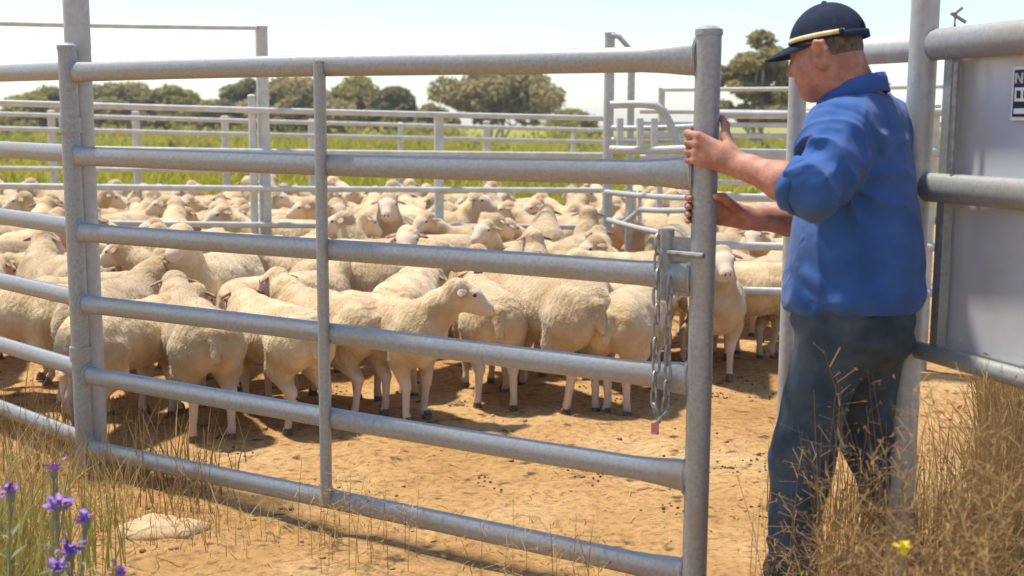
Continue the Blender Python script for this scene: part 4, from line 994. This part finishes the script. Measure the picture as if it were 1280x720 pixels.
# purple flowers
M['petal'] = mat('purple_petals', (.17, .075, .36), (.40, .22, .58), 45, .6)
M['yellow'] = mat('yellow_petals', (.72, .55, .02), (.85, .72, .06), 60, .6)
def flower(label, px, py, Y, col, size, seed, name='purple_flower'):
    r = random.Random(seed); hd_ = G(px, py, Y); bx, by = hd_[0]+r.uniform(-.06, .06), Y+r.uniform(-.04, .06); z0 = gz(bx, by)
    e = empty(name, (bx, by, z0), label, 'flower', 'purple flowers at lower left' if col == 'petal' else None)
    b0_ = V(bx, by, z0-.01); md = (b0_+hd_)/2+V(r.uniform(-.02, .02), r.uniform(-.02, .02), 0); P_ = [b0_, b0_*.5+md*.5, md, md*.4+hd_*.6, hd_]
    MB().tube(P_, [.0035, .0032, .0028, .0024, .003], 7).build('stem', M['sage'], e)
    for k in range(16 if col == 'petal' else 4):
        t = r.uniform(.08, .93); p = b0_*(1-t)+hd_*t+(md-(b0_+hd_)/2)*(1-abs(2*t-1)); a = r.uniform(0, 6.28); l = r.uniform(.05, .11)*(1.1-t*.6)
        d = V(math.cos(a), math.sin(a), r.uniform(.3, .9)); d = unit(d); s2 = unit(np.cross(d, (0, 0, 1)))*l*.1
        MB().add([p, p+d*l*.4+s2, p+d*l+V(0, 0, -.01), p+d*l*.4-s2], [(0, 1, 2, 3)]).build('leaf', M['sage'], e, smooth=False)
    heads = [hd_] if col != 'petal' else [hd_]+[hd_+V(r.uniform(-1, 1), r.uniform(-1, 1), r.uniform(-.7, .2))*size*.45 for _ in range(2)]
    tl = V(r.uniform(-.6, .6), r.uniform(-.6, .6), 1)
    for hi, hc in enumerate(heads):
      ax_ = unit(tl+V(r.uniform(-.5, .5), r.uniform(-.5, .5), 0)*(hi > 0)); ex = unit(np.cross(ax_, (1, .3, 0))); ey = np.cross(ax_, ex); sz = size*(1 if hi == 0 else r.uniform(.5, .8))
      for k in range(9 if col == 'petal' else 14):
        a = 2*math.pi*k/9+r.uniform(-.4, .4); el = r.uniform(.15, 1.25) if col == 'petal' else r.uniform(.15, .9); d = (ex*math.cos(a)+ey*math.sin(a))*math.cos(el)+ax_*math.sin(el); s2 = unit(np.cross(d, ax_)); n_ = np.cross(s2, d); l = sz*r.uniform(.55, 1.1)
        c_ = hc+V(r.uniform(-1, 1), r.uniform(-1, 1), r.uniform(-1, .6))*sz*.2; w_ = r.uniform(.16, .32)
        MB().add([c_, c_+d*l*.6+s2*l*w_+n_*l*.1, c_+d*l*1.0+s2*l*w_*.6+n_*l*r.uniform(-.2, .1), c_+d*l*1.05-s2*l*w_*.5+n_*l*r.uniform(-.2, .1), c_+d*l*.6-s2*l*w_+n_*l*.1], [(0, 1, 2, 3, 4)]).build('petal', M[col], e, smooth=False)
      if hi:
        MB().tube([hc-ax_*sz*.2, md*.35+hd_*.65], [.002, .002], 5).build('side_stem', M['sage'], e)
    MB().ell(hd_-V(0, 0, size*.3), (size*.28, size*.28, size*.4), None, 8, 6).build('calyx', M['sage'] if col == 'petal' else M['yellow'], e)
for i, (px, py, lab) in enumerate(((67, 588, 'topmost purple flower at lower left, under the hinge post'), (13, 617, 'purple flower nearest the left edge'), (72, 630, 'dark purple flower in the middle of the cluster'), (108, 651, 'purple flower at the right side of the cluster'), (88, 688, 'largest purple flower low in the cluster'), (70, 712, 'purple flower at the bottom edge beneath the cluster'), (150, 717, 'lone purple flower at the bottom edge right of the cluster'))):
    flower(lab, px, py, (2.85, 2.8, 2.75, 2.7, 2.6, 2.55, 2.6)[i], 'petal', .033 if i != 4 else .040, 40+i)
flower('single yellow flower beside the right leg of the man', 1130, 685, 2.06, 'yellow', .021, 60, 'yellow_flower')

# ------------------------------------------------------------------ stones, clods
M['stone'] = mat('pale_sandstone', (.47, .31, .155), (.60, .43, .25), 9, .95, 0, .5, 40)
M['clod'] = mat('dirt_clod', (.36, .20, .075), (.54, .33, .15), 14, .95, 0, .5, 60)
def rock(c, r, seed, n=16, k=10):
    mb = MB(); mb.ell((0, 0, 0), r, None, n, k)
    for i, p in enumerate(mb.v):
        q = Vector(p).normalized(); d = 1+.28*mnoise.noise(q*1.6+Vector((seed*3.1, 0, 0)))+.12*mnoise.noise(q*4+Vector((seed, 1, 0)))
        mb.v[i] = tuple(np.array(p)*d+np.array(c))
    return mb
for (px, py, sx_, sy_, sz_, lab) in ((200, 660,   .16, .11, .042, 'pale flat stone lying in the dirt in front of the gate'),):
    g = GZ(px, py+4); e = empty('stone', (g[0], g[1], 0), lab, 'stone')
    rock((g[0], g[1], .002), (sx_, sy_, sz_), px).build('rock', M['stone'], e, angle=None)
rg5 = np.random.default_rng(77); N5 = 1500; ico = MB().ell((0, 0, 0), (1, 1, .7), None, 6, 4); iv = np.array(ico.v); quads = np.array(ico.f)
cx = rg5.uniform(-3.0, 2.0, N5); cy = 2.6+5*rg5.random(N5)**1.3; rr = .003+.014*rg5.random(N5)**6
jit = 1+.35*rg5.normal(0, 1, (N5, len(iv), 1)).clip(-1.2, 1.2)*.6
cvv = iv[None]*jit*rr[:, None, None]+np.stack([cx, cy, ground_height(cx, cy)+rr*.25], 1)[:, None, :]
tag(link('dirt_clods', np_mesh('dirt_clods', cvv.reshape(-1, 3), (np.arange(N5)[:, None, None]*len(iv)+quads[None]).reshape(-1, 4), M['clod'])), 'loose dirt clods and pebbles on the yard floor', 'clods', kind='stuff')

M['dung'] = mat('sheep_droppings', (.10, .06, .03), (.20, .12, .06), 60, .9)
def litter(n, seed, ln, wd, zc_):
    g_ = np.random.default_rng(seed); x = g_.uniform(-2.8, 1.8, n); y = 3.0+5.0*g_.random(n)**1.2; a = g_.uniform(0, 6.28, n); l = ln*g_.uniform(.4, 1.3, n)
    d = np.stack([np.cos(a), np.sin(a), g_.uniform(-.12, .25, n)], 1)*l[:, None]; q = np.stack([-np.sin(a), np.cos(a), 0*a], 1)*wd
    p = np.stack([x, y, ground_height(x, y)+zc_], 1); return np.stack([p-d-q, p-d+q, p+d+q, p+d-q], 1).reshape(-1, 3), np.arange(n*4).reshape(-1, 4)
lv, lf_ = litter(1500, 31, .035, .0016, .010)
tag(link('straw_litter', np_mesh('straw_litter', lv, lf_, M['straw'], smooth=False)), 'loose straw scattered over the dirt of the yard', 'straw', kind='stuff')
g6 = np.random.default_rng(9); cc_ = np.stack([g6.uniform(-2.4, 1.4, 34), g6.uniform(4.3, 7.5, 34)], 1); pp = (cc_[:, None, :]+g6.normal(0, .045, (34, 9, 2))).reshape(-1, 2); r6 = g6.uniform(.004, .0075, len(pp))
dv = iv[None]*r6[:, None, None]+np.stack([pp[:, 0], pp[:, 1], ground_height(pp[:, 0], pp[:, 1])+r6*.5], 1)[:, None, :]
tag(link('sheep_droppings', np_mesh('sheep_droppings', dv.reshape(-1, 3), (np.arange(len(pp))[:, None, None]*len(iv)+quads[None]).reshape(-1, 4), M['dung'])), 'small dark sheep droppings scattered on the yard dirt', 'droppings', kind='stuff')
# ------------------------------------------------------------------ haze
hm = bpy.data.materials.new('hazy_air'); hm.use_nodes = True; t = hm.node_tree; t.nodes.clear()
pv = t.nodes.new('ShaderNodeVolumePrincipled'); mo = t.nodes.new('ShaderNodeOutputMaterial'); pv.inputs['Color'].default_value = (.97, .97, .96, 1); pv.inputs['Density'].default_value = HAZE; pv.inputs['Anisotropy'].default_value = .2
t.links.new(pv.outputs[0], mo.inputs['Volume'])
hz_ = MB().box((0, 0, 5), (2200, 2200, 12.5)).build('haze', hm, smooth=False); tag(hz_, 'pale hazy air over the yards', 'haze', kind='stuff')
